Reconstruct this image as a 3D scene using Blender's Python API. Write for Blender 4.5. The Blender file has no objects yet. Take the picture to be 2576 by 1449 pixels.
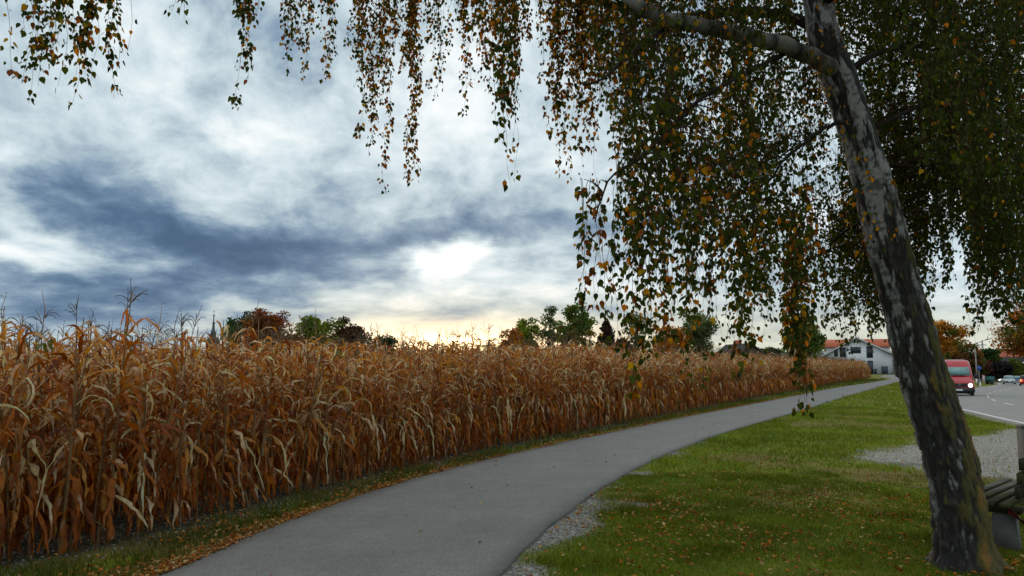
import bpy, math, random
import numpy as np
from mathutils import Vector, Matrix
random.seed(7); RNG = np.random.default_rng(11)
PI = math.pi
sc = bpy.context.scene
# ------------------------------------------------------------------ camera
F = 1932.0; CU, CV = 1288.0, 724.5; CH = 1.6
PITCH = math.atan(200.5 / F); SP, CP = math.sin(PITCH), math.cos(PITCH)
cam = bpy.data.cameras.new('camera'); cam.sensor_width = 36; cam.lens = 27.0
cam.clip_end = 9000; cam.clip_start = 0.05
camo = bpy.data.objects.new('camera', cam); sc.collection.objects.link(camo)
camo.location = (0, 0, CH); camo.rotation_euler = (PI / 2 + PITCH, 0, 0)
sc.camera = camo
sc.render.resolution_x, sc.render.resolution_y = 1024, 576
vs = sc.view_settings; vs.view_transform = 'Standard'; vs.look = 'None'; vs.gamma = 1; vs.exposure = 0.06; vs.use_curve_mapping = False
sc.render.engine = 'CYCLES'
sc.cycles.max_bounces = 6; sc.cycles.diffuse_bounces = 3; sc.cycles.transmission_bounces = 4; sc.cycles.transparent_max_bounces = 4

def at(u, v, Y):                      # a point of the place at distance Y ahead
    xc, yc = (u - CU) / F, (CV - v) / F
    d = Vector((xc, CP - yc * SP, SP + yc * CP)); k = Y / d.y
    return Vector((d.x * k, Y, CH + d.z * k))
def azel(u, v):
    p = at(u, v, 1.0) - Vector((0, 0, CH)); p.normalize()
    return math.atan2(p.x, p.y), math.asin(p.z)

# ------------------------------------------------------------------ world
SUN_AZ, SUN_EL = azel(1165, 655)
def build_world():
    w = bpy.data.worlds.new('World'); sc.world = w; w.use_nodes = True
    nt = w.node_tree; N = nt.nodes; L = nt.links; N.clear()
    def nd(t, **k):
        n = N.new(t)
        for a, b in k.items(): setattr(n, a, b)
        return n
    def val(s, x):
        if hasattr(x, 'is_output'): L.new(x, s)
        else: s.default_value = x
    def M(op, a, b=0.0, c=0.0, clamp=False):
        n = nd('ShaderNodeMath', operation=op, use_clamp=clamp); val(n.inputs[0], a); val(n.inputs[1], b)
        if op in ('MULTIPLY_ADD', 'SMOOTH_MIN', 'SMOOTH_MAX'): val(n.inputs[2], c)
        return n.outputs[0]
    def mixc(f, a, b):
        n = nd('ShaderNodeMix', data_type='RGBA'); val(n.inputs[0], f)
        for s, x in ((n.inputs[6], a), (n.inputs[7], b)):
            if hasattr(x, 'is_output'): L.new(x, s)
            else: s.default_value = (*x, 1)
        return n.outputs[2]
    def smooth(x, a, b):
        n = nd('ShaderNodeMapRange', interpolation_type='SMOOTHSTEP'); val(n.inputs[0], x); n.inputs[1].default_value = a; n.inputs[2].default_value = b
        return n.outputs[0]
    tc = nd('ShaderNodeTexCoord'); sep = nd('ShaderNodeSeparateXYZ'); L.new(tc.outputs['Generated'], sep.inputs[0])
    x, y, z = sep.outputs
    az = M('ARCTAN2', x, y); el = M('ARCSINE', z)
    elp = M('MULTIPLY', M('LOGARITHM', M('ADD', M('MAXIMUM', el, 0.0), 0.10), math.e), 0.46)
    px, py = az, elp
    cv = nd('ShaderNodeCombineXYZ'); L.new(px, cv.inputs[0]); L.new(py, cv.inputs[1])
    def noise(vec, scale, detail, rough, off=(0, 0, 0), sc3=(1, 1, 1), dist=0.0, rotz=0):
        mp = nd('ShaderNodeMapping'); L.new(vec, mp.inputs[0]); mp.inputs[1].default_value = off; mp.inputs[3].default_value = sc3; mp.inputs[2].default_value = (0, 0, rotz)
        n = nd('ShaderNodeTexNoise'); L.new(mp.outputs[0], n.inputs['Vector']); n.inputs['Scale'].default_value = scale
        n.inputs['Detail'].default_value = detail; n.inputs['Roughness'].default_value = rough; n.inputs['Distortion'].default_value = dist
        return n
    wn = noise(cv.outputs[0], 4.2, 8, 0.55, (3, 1, 0))
    wsep = nd('ShaderNodeSeparateXYZ'); L.new(wn.outputs['Color'], wsep.inputs[0])
    azd = M('ADD', az, M('MULTIPLY', M('SUBTRACT', wsep.outputs[0], 0.5), 0.34))
    eld = M('ADD', el, M('MULTIPLY', M('SUBTRACT', wsep.outputs[1], 0.5), 0.13))
    ev = nd('ShaderNodeCombineXYZ'); L.new(azd, ev.inputs[0]); L.new(eld, ev.inputs[1])
    ev0 = nd('ShaderNodeCombineXYZ'); L.new(az, ev0.inputs[0]); L.new(el, ev0.inputs[1])
    def blob(u, v, ru, rv, rot=0.0, vec=None, inner=0.0):
        a, e = azel(u, v)
        s = nd('ShaderNodeVectorMath', operation='SUBTRACT'); L.new((vec or ev).outputs[0], s.inputs[0]); s.inputs[1].default_value = (a, e, 0)
        r = nd('ShaderNodeVectorRotate', rotation_type='Z_AXIS'); L.new(s.outputs[0], r.inputs[0]); r.inputs['Angle'].default_value = -math.radians(rot)
        m = nd('ShaderNodeVectorMath', operation='MULTIPLY'); L.new(r.outputs[0], m.inputs[0]); m.inputs[1].default_value = (F / ru, F / rv, 0)
        ln = nd('ShaderNodeVectorMath', operation='LENGTH'); L.new(m.outputs[0], ln.inputs[0])
        n = nd('ShaderNodeMapRange', interpolation_type='SMOOTHSTEP'); L.new(ln.outputs['Value'], n.inputs[0])
        n.inputs[1].default_value = inner; n.inputs[2].default_value = 1.0; n.inputs[3].default_value = 1.0; n.inputs[4].default_value = 0.0
        return n.outputs[0]
    big = noise(cv.outputs[0], 2.6, 8, 0.55, (5.2, 0.4, 0), dist=0.15)
    fine = noise(cv.outputs[0], 6.5, 9, 0.62, (1.2, 7.4, 0), sc3=(1, 1.2, 1), dist=0.3)
    lum = M('MULTIPLY', M('SUBTRACT', big.outputs['Fac'], 0.5), 0.62)
    lum = M('ADD', lum, M('MULTIPLY', M('SUBTRACT', fine.outputs['Fac'], 0.5), 1.25))
    mid = noise(cv.outputs[0], 15.0, 8, 0.6, (4.2, 2.4, 0), sc3=(1, 1.2, 1), dist=0.3)
    lum = M('ADD', lum, M('MULTIPLY', M('SUBTRACT', mid.outputs['Fac'], 0.5), 0.9))
    lum = M('ADD', lum, 0.83)
    lum = M('ADD', lum, M('MULTIPLY', smooth(y, 0.35, -0.3), 0.1))
    lum = M('ADD', lum, M('MULTIPLY', smooth(z, 0.5, 0.9), 0.3))
    for (u, v, ru, rv, rot, amp) in BLOBS:
        lum = M('ADD', lum, M('MULTIPLY', blob(u, v, ru, rv, rot), amp))
    for (u, v, ru, rv, rot, amp) in GLOWS:
        lum = M('ADD', lum, M('MULTIPLY', blob(u, v, ru, rv, rot, inner=0.0), amp))
    lum = M('ADD', lum, M('MULTIPLY', blob(1150, 868, 210, 34, 0, ev0), 1.7)); lum = M('ADD', lum, M('MULTIPLY', blob(1150, 868, 620, 80, 0, ev0), 0.35))
    ramp = nd('ShaderNodeValToRGB'); L.new(M('MULTIPLY', lum, 0.5, clamp=True), ramp.inputs[0])
    cr = ramp.color_ramp
    stops = SKYRAMP
    cr.elements[0].position = stops[0][0]; cr.elements[0].color = (*stops[0][1], 1)
    cr.elements[1].position = stops[-1][0]; cr.elements[1].color = (*stops[-1][1], 1)
    for p, c in stops[1:-1]:
        e = cr.elements.new(p); e.color = (*c, 1)
    col = ramp.outputs[0]
    # warm low sky round the sunset
    low = smooth(el, 0.135, 0.015)
    near = blob(1250, 890, 1300, 500, 0, ev0)
    warm = M('MULTIPLY', M('MULTIPLY', M('MULTIPLY', low, near), 0.75), smooth(lum, 0.35, 0.9))
    tint = nd('ShaderNodeMix', data_type='RGBA', blend_type='MULTIPLY'); L.new(warm, tint.inputs[0]); L.new(col, tint.inputs[6]); tint.inputs[7].default_value = (1.25, 0.95, 0.56, 1)
    col = tint.outputs[2]
    hb = nd('ShaderNodeMix', data_type='RGBA', blend_type='ADD'); L.new(M('MULTIPLY', smooth(el, 0.085, 0.02), blob(1150, 880, 620, 150, 0, ev0)), hb.inputs[0]); L.new(col, hb.inputs[6]); hb.inputs[7].default_value = (1.6, 0.95, 0.38, 1)
    col = hb.outputs[2]
    hr = nd('ShaderNodeMix', data_type='RGBA'); L.new(M('MULTIPLY', smooth(el, 0.11, 0.03), M('MULTIPLY', blob(2380, 860, 1100, 260, 0, ev0), 0.6)), hr.inputs[0]); L.new(col, hr.inputs[6]); hr.inputs[7].default_value = (0.74, 0.72, 0.52, 1)
    col = hr.outputs[2]
    sky = nd('ShaderNodeTexSky', sky_type='NISHITA', sun_disc=False); sky.sun_elevation = SUN_EL; sky.sun_rotation = SUN_AZ
    S = 0.1
    sc10 = nd('ShaderNodeVectorMath', operation='SCALE'); L.new(col, sc10.inputs[0]); sc10.inputs['Scale'].default_value = 1.0 / S
    mx = nd('ShaderNodeMix', data_type='RGBA'); mx.inputs[0].default_value = 0.985; L.new(sky.outputs[0], mx.inputs[6]); L.new(sc10.outputs[0], mx.inputs[7])
    bg = nd('ShaderNodeBackground'); L.new(mx.outputs[2], bg.inputs[0]); bg.inputs[1].default_value = S
    out = nd('ShaderNodeOutputWorld'); L.new(bg.outputs[0], out.inputs[0])
BLOBS = [  # centre u,v, radii, tilt, darker/lighter: the banks of cloud
    (720, 655, 800, 190, 5, -0.44), (230, 775, 760, 95, 0, -0.52), (520, 590, 560, 90, -14, -0.22), (1050, 585, 620, 60, 4, -0.30), (560, 700, 420, 60, 4, -0.2),
    (180, 505, 640, 60, -14, -0.26), (120, 420, 480, 60, -16, -0.14), (800, 480, 560, 70, 0, -0.14), (1350, 560, 420, 70, 0, -0.24), (1200, 420, 340, 60, 0, -0.1),
    (330, 150, 620, 230, -25, 0.12), (470, 120, 260, 90, -28, 0.14), (70, 640, 300, 44, -8, 0.55), (10, 400, 110, 70, 0, 0.35), (400, 270, 300, 60, -26, 0.16), (540, 345, 160, 40, -10, 0.2), (230, 600, 340, 50, -14, 0.22),
    (1080, 200, 480, 300, 0, 0.16), (640, 790, 420, 34, 3, 0.30), (880, 745, 480, 46, -4, 0.36), (1350, 735, 520, 50, 0, 0.2),
    (820, 60, 300, 120, -30, -0.14), (650, 30, 260, 90, -35, -0.16), (1450, 640, 500, 36, 0, -0.12), (1380, 800, 420, 40, 0, -0.1), (2300, 700, 900, 200, 0, 0.05), (2600, 300, 900, 500, 0, 0.2)]
GLOWS = [(1175, 640, 190, 80, 8, 1.1), (1165, 655, 480, 150, 0, 0.2), (1090, 230, 260, 200, 0, 0.30)]
SKYRAMP = [(0.0, (0.060, 0.120, 0.215)), (0.09, (0.084, 0.155, 0.265)), (0.18, (0.14, 0.228, 0.345)), (0.28, (0.26, 0.365, 0.475)), (0.38, (0.46, 0.57, 0.635)),
           (0.48, (0.64, 0.75, 0.80)), (0.60, (0.86, 0.92, 0.94)), (0.75, (1.08, 1.04, 1.0)), (1.0, (2.6, 2.3, 1.9))]
build_world()
sun = bpy.data.lights.new('sun', 'SUN'); sun.energy = 1.3; sun.angle = math.radians(10); sun.color = (1.0, 0.74, 0.48)
suno = bpy.data.objects.new('sun', sun); sc.collection.objects.link(suno)
sd = Vector((math.sin(SUN_AZ) * math.cos(SUN_EL), math.cos(SUN_AZ) * math.cos(SUN_EL), math.sin(SUN_EL)))
suno.rotation_euler = sd.to_track_quat('Z', 'Y').to_euler(); suno.location = sd * 50

# ------------------------------------------------------------------ helpers
def h3(ix, iy, iz):
    with np.errstate(over='ignore'):
        n = (ix.astype(np.int64) * 374761393 + iy.astype(np.int64) * 668265263 + iz.astype(np.int64) * 1274126177) & 0xffffffff
        n = ((n ^ (n >> 13)) * 1274126177) & 0xffffffff
        n = (n ^ (n >> 16)) & 0xffffff
    return n / float(0xffffff)
def vnoise(x, y, z=0.0):
    x, y, z = np.broadcast_arrays(np.asarray(x, float), np.asarray(y, float), np.asarray(z, float))
    i, j, k = np.floor(x), np.floor(y), np.floor(z); fx, fy, fz = x - i, y - j, z - k
    fx, fy, fz = fx * fx * (3 - 2 * fx), fy * fy * (3 - 2 * fy), fz * fz * (3 - 2 * fz)
    r = 0
    for a in (0, 1):
        for b in (0, 1):
            for c in (0, 1):
                r = r + h3(i + a, j + b, k + c) * (fx if a else 1 - fx) * (fy if b else 1 - fy) * (fz if c else 1 - fz)
    return r
def fbm(x, y, z=0.0, o=4):
    r = 0; a = 0.5; t = 0
    for q in range(o):
        r = r + a * vnoise(np.asarray(x) * 2**q + 17 * q, np.asarray(y) * 2**q, np.asarray(z) * 2**q); t += a; a *= 0.5
    return r / t
def sstep(x, a, b):
    t = np.clip((np.asarray(x, float) - a) / (b - a), 0, 1); return t * t * (3 - 2 * t)
def tag(o, label=None, cat=None, group=None, kind=None):
    if label: o['label'] = label
    if cat: o['category'] = cat
    if group: o['group'] = group
    if kind: o['kind'] = kind
    return o
def link(o, parent=None):
    sc.collection.objects.link(o)
    if parent is not None: o.parent = parent
    return o
def empty(name, loc=(0, 0, 0), rz=0.0, **k):
    o = bpy.data.objects.new(name, None); o.empty_display_size = 0.2; link(o); o.location = loc; o.rotation_euler = (0, 0, rz)
    return tag(o, **k)
class MB:                              # collects arrays; builds ONE mesh
    def __init__(s): s.v = []; s.f = {}; s.c = []; s.a = []; s.n = 0
    def add(s, V, Fc, C=None):
        V = np.asarray(V, float).reshape(-1, 3); s.v.append(V)
        if C is None: C = np.ones((len(V), 3)) * 0.5
        C = np.asarray(C, float)
        if C.ndim == 1: C = np.tile(C, (len(V), 1))
        s.c.append(C)
        if not isinstance(Fc, (list, tuple)) or (len(Fc) and np.isscalar(Fc[0][0])): Fc = [Fc]
        for q in Fc:
            q = np.asarray(q, int)
            if q.size: s.f.setdefault(q.shape[1], []).append(q + s.n)
        s.n += len(V)
    def mesh(s, name, mat, smooth=False, col=True):
        me = bpy.data.meshes.new(name); V = np.concatenate(s.v).astype(np.float32)
        me.vertices.add(len(V)); me.vertices.foreach_set('co', V.ravel())
        li = []; st = []; o = 0
        for k in sorted(s.f):
            q = np.concatenate(s.f[k]); li.append(q.ravel()); st.append(o + np.arange(len(q)) * k); o += q.size
        li = np.concatenate(li).astype(np.int32); st = np.concatenate(st).astype(np.int32)
        me.loops.add(len(li)); me.loops.foreach_set('vertex_index', li)
        me.polygons.add(len(st)); me.polygons.foreach_set('loop_start', st)
        if smooth: me.polygons.foreach_set('use_smooth', np.ones(len(st), bool))
        me.update(calc_edges=True); me.validate()
        if col:
            C = np.concatenate(s.c).astype(np.float32); C4 = np.concatenate([C, np.ones((len(C), 1), np.float32)], 1)
            at_ = me.color_attributes.new('col', 'FLOAT_COLOR', 'POINT')
            if len(at_.data) == len(C4): at_.data.foreach_set('color', C4.ravel())
        if mat: me.materials.append(mat)
        return me
    def build(s, name, mat, parent=None, smooth=False, **k):
        o = bpy.data.objects.new(name, s.mesh(name, mat, smooth)); link(o, parent); return tag(o, **k)
    # shapes
    def box(s, c, d, C=None, rz=0.0, tilt=None, bev=0.0):
        x, y, z = [q / 2 for q in d]
        V = np.array([[a * x, b * y, e * z] for a in (-1, 1) for b in (-1, 1) for e in (-1, 1)], float)
        Fc = [[0, 1, 3, 2], [4, 6, 7, 5], [0, 4, 5, 1], [2, 3, 7, 6], [0, 2, 6, 4], [1, 5, 7, 3]]
        if tilt: V = V @ np.array(Matrix.Rotation(tilt[1], 3, tilt[0])).T
        if rz: V = V @ np.array(Matrix.Rotation(rz, 3, 'Z')).T
        s.add(V + np.array(c), [np.array(Fc)], C)
    def tube(s, P, R, n=6, C=None, cap=True):
        P = np.asarray(P, float); R = np.ones(len(P)) * R if np.isscalar(R) else np.asarray(R, float)
        T = np.gradient(P, axis=0); T /= np.linalg.norm(T, axis=1)[:, None] + 1e-9
        ref = np.array([0.31, 0.2, 0.93]) if abs(T[0][2]) < 0.8 else np.array([1.0, 0.1, 0])
        A = np.cross(T, ref); A /= np.linalg.norm(A, axis=1)[:, None] + 1e-9; B = np.cross(T, A)
        th = np.arange(n) * 2 * PI / n
        V = P[:, None] + R[:, None, None] * (A[:, None] * np.cos(th)[None, :, None] + B[:, None] * np.sin(th)[None, :, None])
        m = len(P); i = np.arange(m - 1)[:, None] * n; j = np.arange(n)[None]; j2 = (j + 1) % n
        q = np.stack([i + j, i + j2, i + n + j2, i + n + j], -1).reshape(-1, 4)
        Fs = [q]
        if cap: Fs.append(np.array([list(range(n))[::-1], list(range((m - 1) * n, m * n))]))
        if C is not None and np.ndim(C) == 2 and len(C) == m: C = np.repeat(np.asarray(C), n, 0)
        s.add(V.reshape(-1, 3), Fs, C)
    def prism(s, poly, h0, h1, axis='z', C=None):   # poly list of 2D, extruded
        n = len(poly)
        if axis == 'z': V = [(a, b, h0) for a, b in poly] + [(a, b, h1) for a, b in poly]
        elif axis == 'y': V = [(a, h0, b) for a, b in poly] + [(a, h1, b) for a, b in poly]
        else: V = [(h0, a, b) for a, b in poly] + [(h1, a, b) for a, b in poly]
        q = np.array([[i, (i + 1) % n, n + (i + 1) % n, n + i] for i in range(n)])
        s.add(np.array(V), [q, np.array([list(range(n))[::-1], list(range(n, 2 * n))])], C)
def grid_faces(ny, nx):
    i = np.arange(ny - 1)[:, None] * nx; j = np.arange(nx - 1)[None]
    return np.stack([i + j, i + j + 1, i + nx + j + 1, i + nx + j], -1).reshape(-1, 4)
def crom(P, n):                        # smooth resample of a polyline
    P = np.asarray(P, float); Q = np.vstack([2 * P[0] - P[1], P, 2 * P[-1] - P[-2]]); out = []
    d = np.linalg.norm(np.diff(P, axis=0), axis=1); cum = np.r_[0, np.cumsum(d)]
    for s_ in np.linspace(0, cum[-1], n):
        k = min(int(np.searchsorted(cum, s_, 'right')) - 1, len(P) - 2); t = (s_ - cum[k]) / d[k]
        a, b, c, e = Q[k], Q[k + 1], Q[k + 2], Q[k + 3]
        out.append(0.5 * (2 * b + (c - a) * t + (2 * a - 5 * b + 4 * c - e) * t * t + (3 * b - a - 3 * c + e) * t**3))
    return np.array(out)

# ------------------------------------------------------------------ materials
def mat(name):
    m = bpy.data.materials.new(name); m.use_nodes = True; nt = m.node_tree
    return m, nt, nt.nodes, nt.links, nt.nodes['Principled BSDF']
def nz(nt, scale, detail=4, rough=0.55, coord=None, sc3=None):
    n = nt.nodes.new('ShaderNodeTexNoise'); n.inputs['Scale'].default_value = scale; n.inputs['Detail'].default_value = detail; n.inputs['Roughness'].default_value = rough
    tc = nt.nodes.new('ShaderNodeTexCoord'); src = tc.outputs['Object']
    if sc3:
        mp = nt.nodes.new('ShaderNodeMapping'); mp.inputs[3].default_value = sc3; nt.links.new(src, mp.inputs[0]); src = mp.outputs[0]
    nt.links.new(src, n.inputs['Vector']); return n
def rmp(nt, fac, stops):
    r = nt.nodes.new('ShaderNodeValToRGB'); nt.links.new(fac, r.inputs[0]); cr = r.color_ramp
    cr.elements[0].position = stops[0][0]; cr.elements[0].color = (*stops[0][1], 1); cr.elements[1].position = stops[-1][0]; cr.elements[1].color = (*stops[-1][1], 1)
    for p, c in stops[1:-1]: cr.elements.new(p).color = (*c, 1)
    return r.outputs[0]
def mixn(nt, f, a, b, bt='MIX'):
    n = nt.nodes.new('ShaderNodeMix'); n.data_type = 'RGBA'; n.blend_type = bt
    for s, x in ((n.inputs[0], f), (n.inputs[6], a), (n.inputs[7], b)):
        if hasattr(x, 'is_output'): nt.links.new(x, s)
        elif isinstance(x, (int, float)): s.default_value = x
        else: s.default_value = (*x, 1)
    return n.outputs[2]
def bump(nt, b, h, st, dist=0.02):
    n = nt.nodes.new('ShaderNodeBump'); n.inputs['Strength'].default_value = st; n.inputs['Distance'].default_value = dist
    nt.links.new(h, n.inputs['Height']); nt.links.new(n.outputs[0], b.inputs['Normal'])
def simple(name, c, rough=0.6, metal=0.0, var=0.25, scale=6.0, emit=None, es=0.0, spec=0.5, coat=0.0):
    m, nt, N, L, b = mat(name)
    n = nz(nt, scale, 5); f = rmp(nt, n.outputs['Fac'], [(0.25, tuple(max(q * (1 - var), 0) for q in c)), (0.75, tuple(min(q * (1 + var), 1) for q in c))])
    L.new(f, b.inputs['Base Color']); b.inputs['Roughness'].default_value = rough; b.inputs['Metallic'].default_value = metal
    b.inputs['Specular IOR Level'].default_value = spec; b.inputs['Coat Weight'].default_value = coat
    if emit: b.inputs['Emission Color'].default_value = (*emit, 1); b.inputs['Emission Strength'].default_value = es
    return m
def leafmat(name, trans=0.4, rough=0.55, spec=0.25, scale=90.0, var=0.35, tsat=1.3):
    m, nt, N, L, b = mat(name)
    a = N.new('ShaderNodeVertexColor'); a.layer_name = 'col'
    n = nz(nt, scale, 3); v = rmp(nt, n.outputs['Fac'], [(0.3, (1 - var,) * 3), (0.7, (1 + var * 0.5,) * 3)])
    c = mixn(nt, 1.0, a.outputs[0], v, 'MULTIPLY')
    L.new(c, b.inputs['Base Color']); b.inputs['Roughness'].default_value = rough; b.inputs['Specular IOR Level'].default_value = spec
    t = N.new('ShaderNodeBsdfTranslucent'); hs = N.new('ShaderNodeHueSaturation'); hs.inputs['Saturation'].default_value = tsat; hs.inputs['Value'].default_value = 1.25
    L.new(c, hs.inputs['Color']); L.new(hs.outputs[0], t.inputs[0])
    mx = N.new('ShaderNodeMixShader'); mx.inputs[0].default_value = trans; L.new(b.outputs[0], mx.inputs[1]); L.new(t.outputs[0], mx.inputs[2])
    L.new(mx.outputs[0], N['Material Output'].inputs[0]); return m
M_leaf = leafmat('birch_leaf', 0.36, 0.6, 0.12)
M_corn = leafmat('dry_corn_leaf', 0.36, 0.5, 0.3, 25.0, 0.32, 1.25)
M_grass = leafmat('grass_blade', 0.35, 0.6, 0.2, 3.0, 0.2)
M_bgleaf = leafmat('far_foliage', 0.42, 0.7, 0.1, 0.8, 0.25)
M_litter = leafmat('leaf_litter', 0.15, 0.7, 0.15, 60.0, 0.3)
def vcolmat(name, rough=0.8, scale=20.0, var=0.3, bst=0.0, sc3=None):
    m, nt, N, L, b = mat(name)
    a = N.new('ShaderNodeVertexColor'); a.layer_name = 'col'
    n = nz(nt, scale, 5, sc3=sc3); v = rmp(nt, n.outputs['Fac'], [(0.3, (1 - var,) * 3), (0.7, (1 + var * 0.6,) * 3)])
    L.new(mixn(nt, 1.0, a.outputs[0], v, 'MULTIPLY'), b.inputs['Base Color']); b.inputs['Roughness'].default_value = rough
    if bst: bump(nt, b, n.outputs['Fac'], bst)
    return m
M_wood = vcolmat('twig_bark', 0.95); M_wood.node_tree.nodes['Principled BSDF'].inputs['Specular IOR Level'].default_value = .1; M_stone = vcolmat('stone', 0.85, 30)

# ------------------------------------------------------------------ terrain
RoadE = np.array([(5, -14), (7.5, -3), (9.8, 5), (12.4, 14), (16, 24), (19, 32), (23.9, 44), (31, 57), (40, 71), (53, 89), (78, 124), (112, 178), (190, 295), (400, 600)], float)
RoadE = crom(RoadE, 260)
def zA(y): return np.interp(y, [-20, 30, 60, 90, 130, 170, 400], [0, 0, 0.08, 0.16, 0.2, 0.2, 0.2])
def zB(y): return np.interp(y, [-20, 5, 24, 32, 44, 57, 90, 124, 180, 300, 3000], [-.02, -.05, -.2, -.25, -.37, -.5, -.85, -1.15, -1.85, -2.3, -2.3])
def gnd(u, v):                         # where the ground shows at that spot (path side)
    z = 0.0
    for _ in range(6):
        p = at(u, v, 1.0); k = (CH - z) / (CH - p.z); y = k; z = float(zA(y))
    return (p.x * k, y)
PL = [(-4.6, 2.0), (-3.6, 4.0)] + [gnd(*p) for p in ((420, 1449), (600, 1366), (800, 1290), (1000, 1222), (1200, 1167), (1400, 1120), (1600, 1077), (1800, 1036), (2000, 997), (2100, 977), (2200, 961.5))] + [(50, 102), (58, 122), (73, 150)]
PRt = [(-1.6, 2.0), (-0.75, 4.0)] + [gnd(*p) for p in ((1265, 1449), (1330, 1377), (1430, 1292), (1550, 1208), (1700, 1135), (1850, 1082), (2000, 1039), (2120, 1001), (2200, 977.5), (2258, 961.5))] + [(53, 101), (61, 121), (76, 149)]
PL = crom(PL, 260); PRt = crom(PRt, 260)
CE = [(-12, -4.0), (-8.6, 0.5), (-6.2, 3.6)] + [gnd(*p) for p in ((42, 1420), (345, 1355), (521, 1300), (706, 1258), (950, 1195), (1200, 1138), (1400, 1097), (1600, 1058), (1800, 1019), (2000, 983), (2110, 963), (2190, 951))]
CE = crom(CE, 600)
def xint(P, y): return np.interp(y, P[:, 1], P[:, 0])
def terr(x, y):
    x = np.asarray(x, float); y = np.asarray(y, float)
    xr = xint(RoadE, y); xp = xint(PRt, y) + 0.6
    s = sstep((x - xp) / np.maximum(xr - xp - 0.3, 1.0), 0.0, 1.0)
    return zA(y) * (1 - s) + zB(y) * s
def T(x, y): return float(terr(x, y))
def in_field(x, y): return xint(CE, y) - x
yy = np.concatenate([np.arange(-14, 1, 1.0), np.arange(1, 30, .2), np.arange(30, 70, .6), np.arange(70, 190, 2.0), np.geomspace(190, 6000, 40)])
xx = np.concatenate([-np.geomspace(6000, 30, 30), np.arange(-29, -8, 1.5), np.arange(-8, 16, .2), np.arange(16, 50, .7), np.arange(50, 130, 2.0), np.geomspace(130, 6000, 36)])
X, Y = np.meshgrid(xx, yy); Z = terr(X, Y)
Z = Z + (fbm(X * .9, Y * .9) - .5) * 0.035 * sstep(Y, 3, 8) * (1 - sstep(Y, 40, 60)) * sstep(X - xint(PRt, Y), .2, 1.2) * (1 - sstep(X - xint(RoadE, Y), -3, -1))
# masks: r soil, g gravel, b dry/bare
dF = in_field(X, Y); dP = X - xint(PRt, Y); dPl = xint(PL, Y) - X; dR = xint(RoadE, Y) - X
nn = fbm(X * 1.3, Y * 1.3, 3.3); n2 = fbm(X * .35, Y * .5, 9.1); n3 = fbm(X * 4, Y * 4, 5.1)
def gravel_mask(X, Y, nn):
    dP = X - xint(PRt, Y); dR = xint(RoadE, Y) - X
    edge = sstep(0.18 + (nn - .5) * 1.9 - dP * (0.55 + 0.02 * Y), 0.0, .3) * (dP > -.3) * (1 - sstep(Y, 14, 19)) * sstep(fbm(X * .5, Y * .7, 4.4), .30, .42)
    d1 = (X - 5.4) * .814 + (Y - 13.9) * .581; d2 = (X - 5.2) * .70 - (Y - 13.9) * .72
    lay = sstep(np.minimum(d1, d2) + (nn - .5) * 1.1, -.1, .5) * (dR > -1) * sstep(dP, 1, 2)
    return np.maximum(edge, lay)
soil = sstep(dF + (nn - .5) * 1.3, -.55, .1) * (Y < 97)
grav = gravel_mask(X, Y, nn)
road_shoulder = sstep(1.1 + (nn - .5) * 1.2 - np.abs(dR + .3), 0, .8)
grav = np.maximum(grav, road_shoulder * .9)
dry = np.maximum(sstep(.38 - dPl + (nn - .5) * .5, 0, .25) * (dPl > -.2), sstep(n2 * .6 + n3 * .4, .53, .66) * .7)
ms = MB(); ms.add(np.stack([X, Y, Z], -1), [grid_faces(len(yy), len(xx))], np.stack([soil, grav, dry], -1).reshape(-1, 3))
m, nt, N, L, b = mat('ground')
a = N.new('ShaderNodeVertexColor'); a.layer_name = 'col'; sp = N.new('ShaderNodeSeparateColor'); L.new(a.outputs[0], sp.inputs[0])
n1 = nz(nt, 60, 4); nb = nz(nt, 2.2, 6); nc = nz(nt, 14, 6); nbig = nz(nt, .35, 4)
g1 = rmp(nt, nb.outputs['Fac'], [(.25, (.075, .105, .006)), (.5, (.125, .170, .007)), (.75, (.19, .23, .014))])
g2 = mixn(nt, 1.0, g1, rmp(nt, n1.outputs['Fac'], [(.3, (.55, .55, .5)), (.7, (1.35, 1.3, 1.2))]), 'MULTIPLY')
g2 = mixn(nt, 1.0, g2, rmp(nt, nbig.outputs['Fac'], [(.3, (.8, .85, .8)), (.7, (1.2, 1.12, 1.0))]), 'MULTIPLY')
dryc = rmp(nt, n1.outputs['Fac'], [(.3, (.10, .055, .02)), (.7, (.26, .16, .07))])
g3 = mixn(nt, sp.outputs[2], g2, dryc)
vo = N.new('ShaderNodeTexVoronoi'); vo.inputs['Scale'].default_value = 45; tc = N.new('ShaderNodeTexCoord'); L.new(tc.outputs['Object'], vo.inputs['Vector'])
stc = N.new('ShaderNodeSeparateColor'); L.new(vo.outputs['Color'], stc.inputs[0])
soilc = rmp(nt, nc.outputs['Fac'], [(.3, (.028, .026, .016)), (.7, (.075, .068, .045))])
stony = rmp(nt, stc.outputs[0], [(.80, (0, 0, 0)), (.9, (1, 1, 1))])
soilc = mixn(nt, stony, soilc, (.17, .165, .15))
g4 = mixn(nt, sp.outputs[0], g3, soilc)
grc = rmp(nt, stc.outputs[1], [(0, (.14, .13, .11)), (.6, (.27, .255, .225)), (1, (.46, .44, .40))])
grc = mixn(nt, 1.0, grc, rmp(nt, nc.outputs['Fac'], [(.3, (.65, .65, .62)), (.7, (1.2, 1.2, 1.2))]), 'MULTIPLY')
g5 = mixn(nt, sp.outputs[1], g4, grc)
L.new(g5, b.inputs['Base Color']); b.inputs['Roughness'].default_value = .95; b.inputs['Specular IOR Level'].default_value = .15
bump(nt, b, n1.outputs['Fac'], .5, .03)
ms.build('ground', m, smooth=True, kind='structure')

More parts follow.
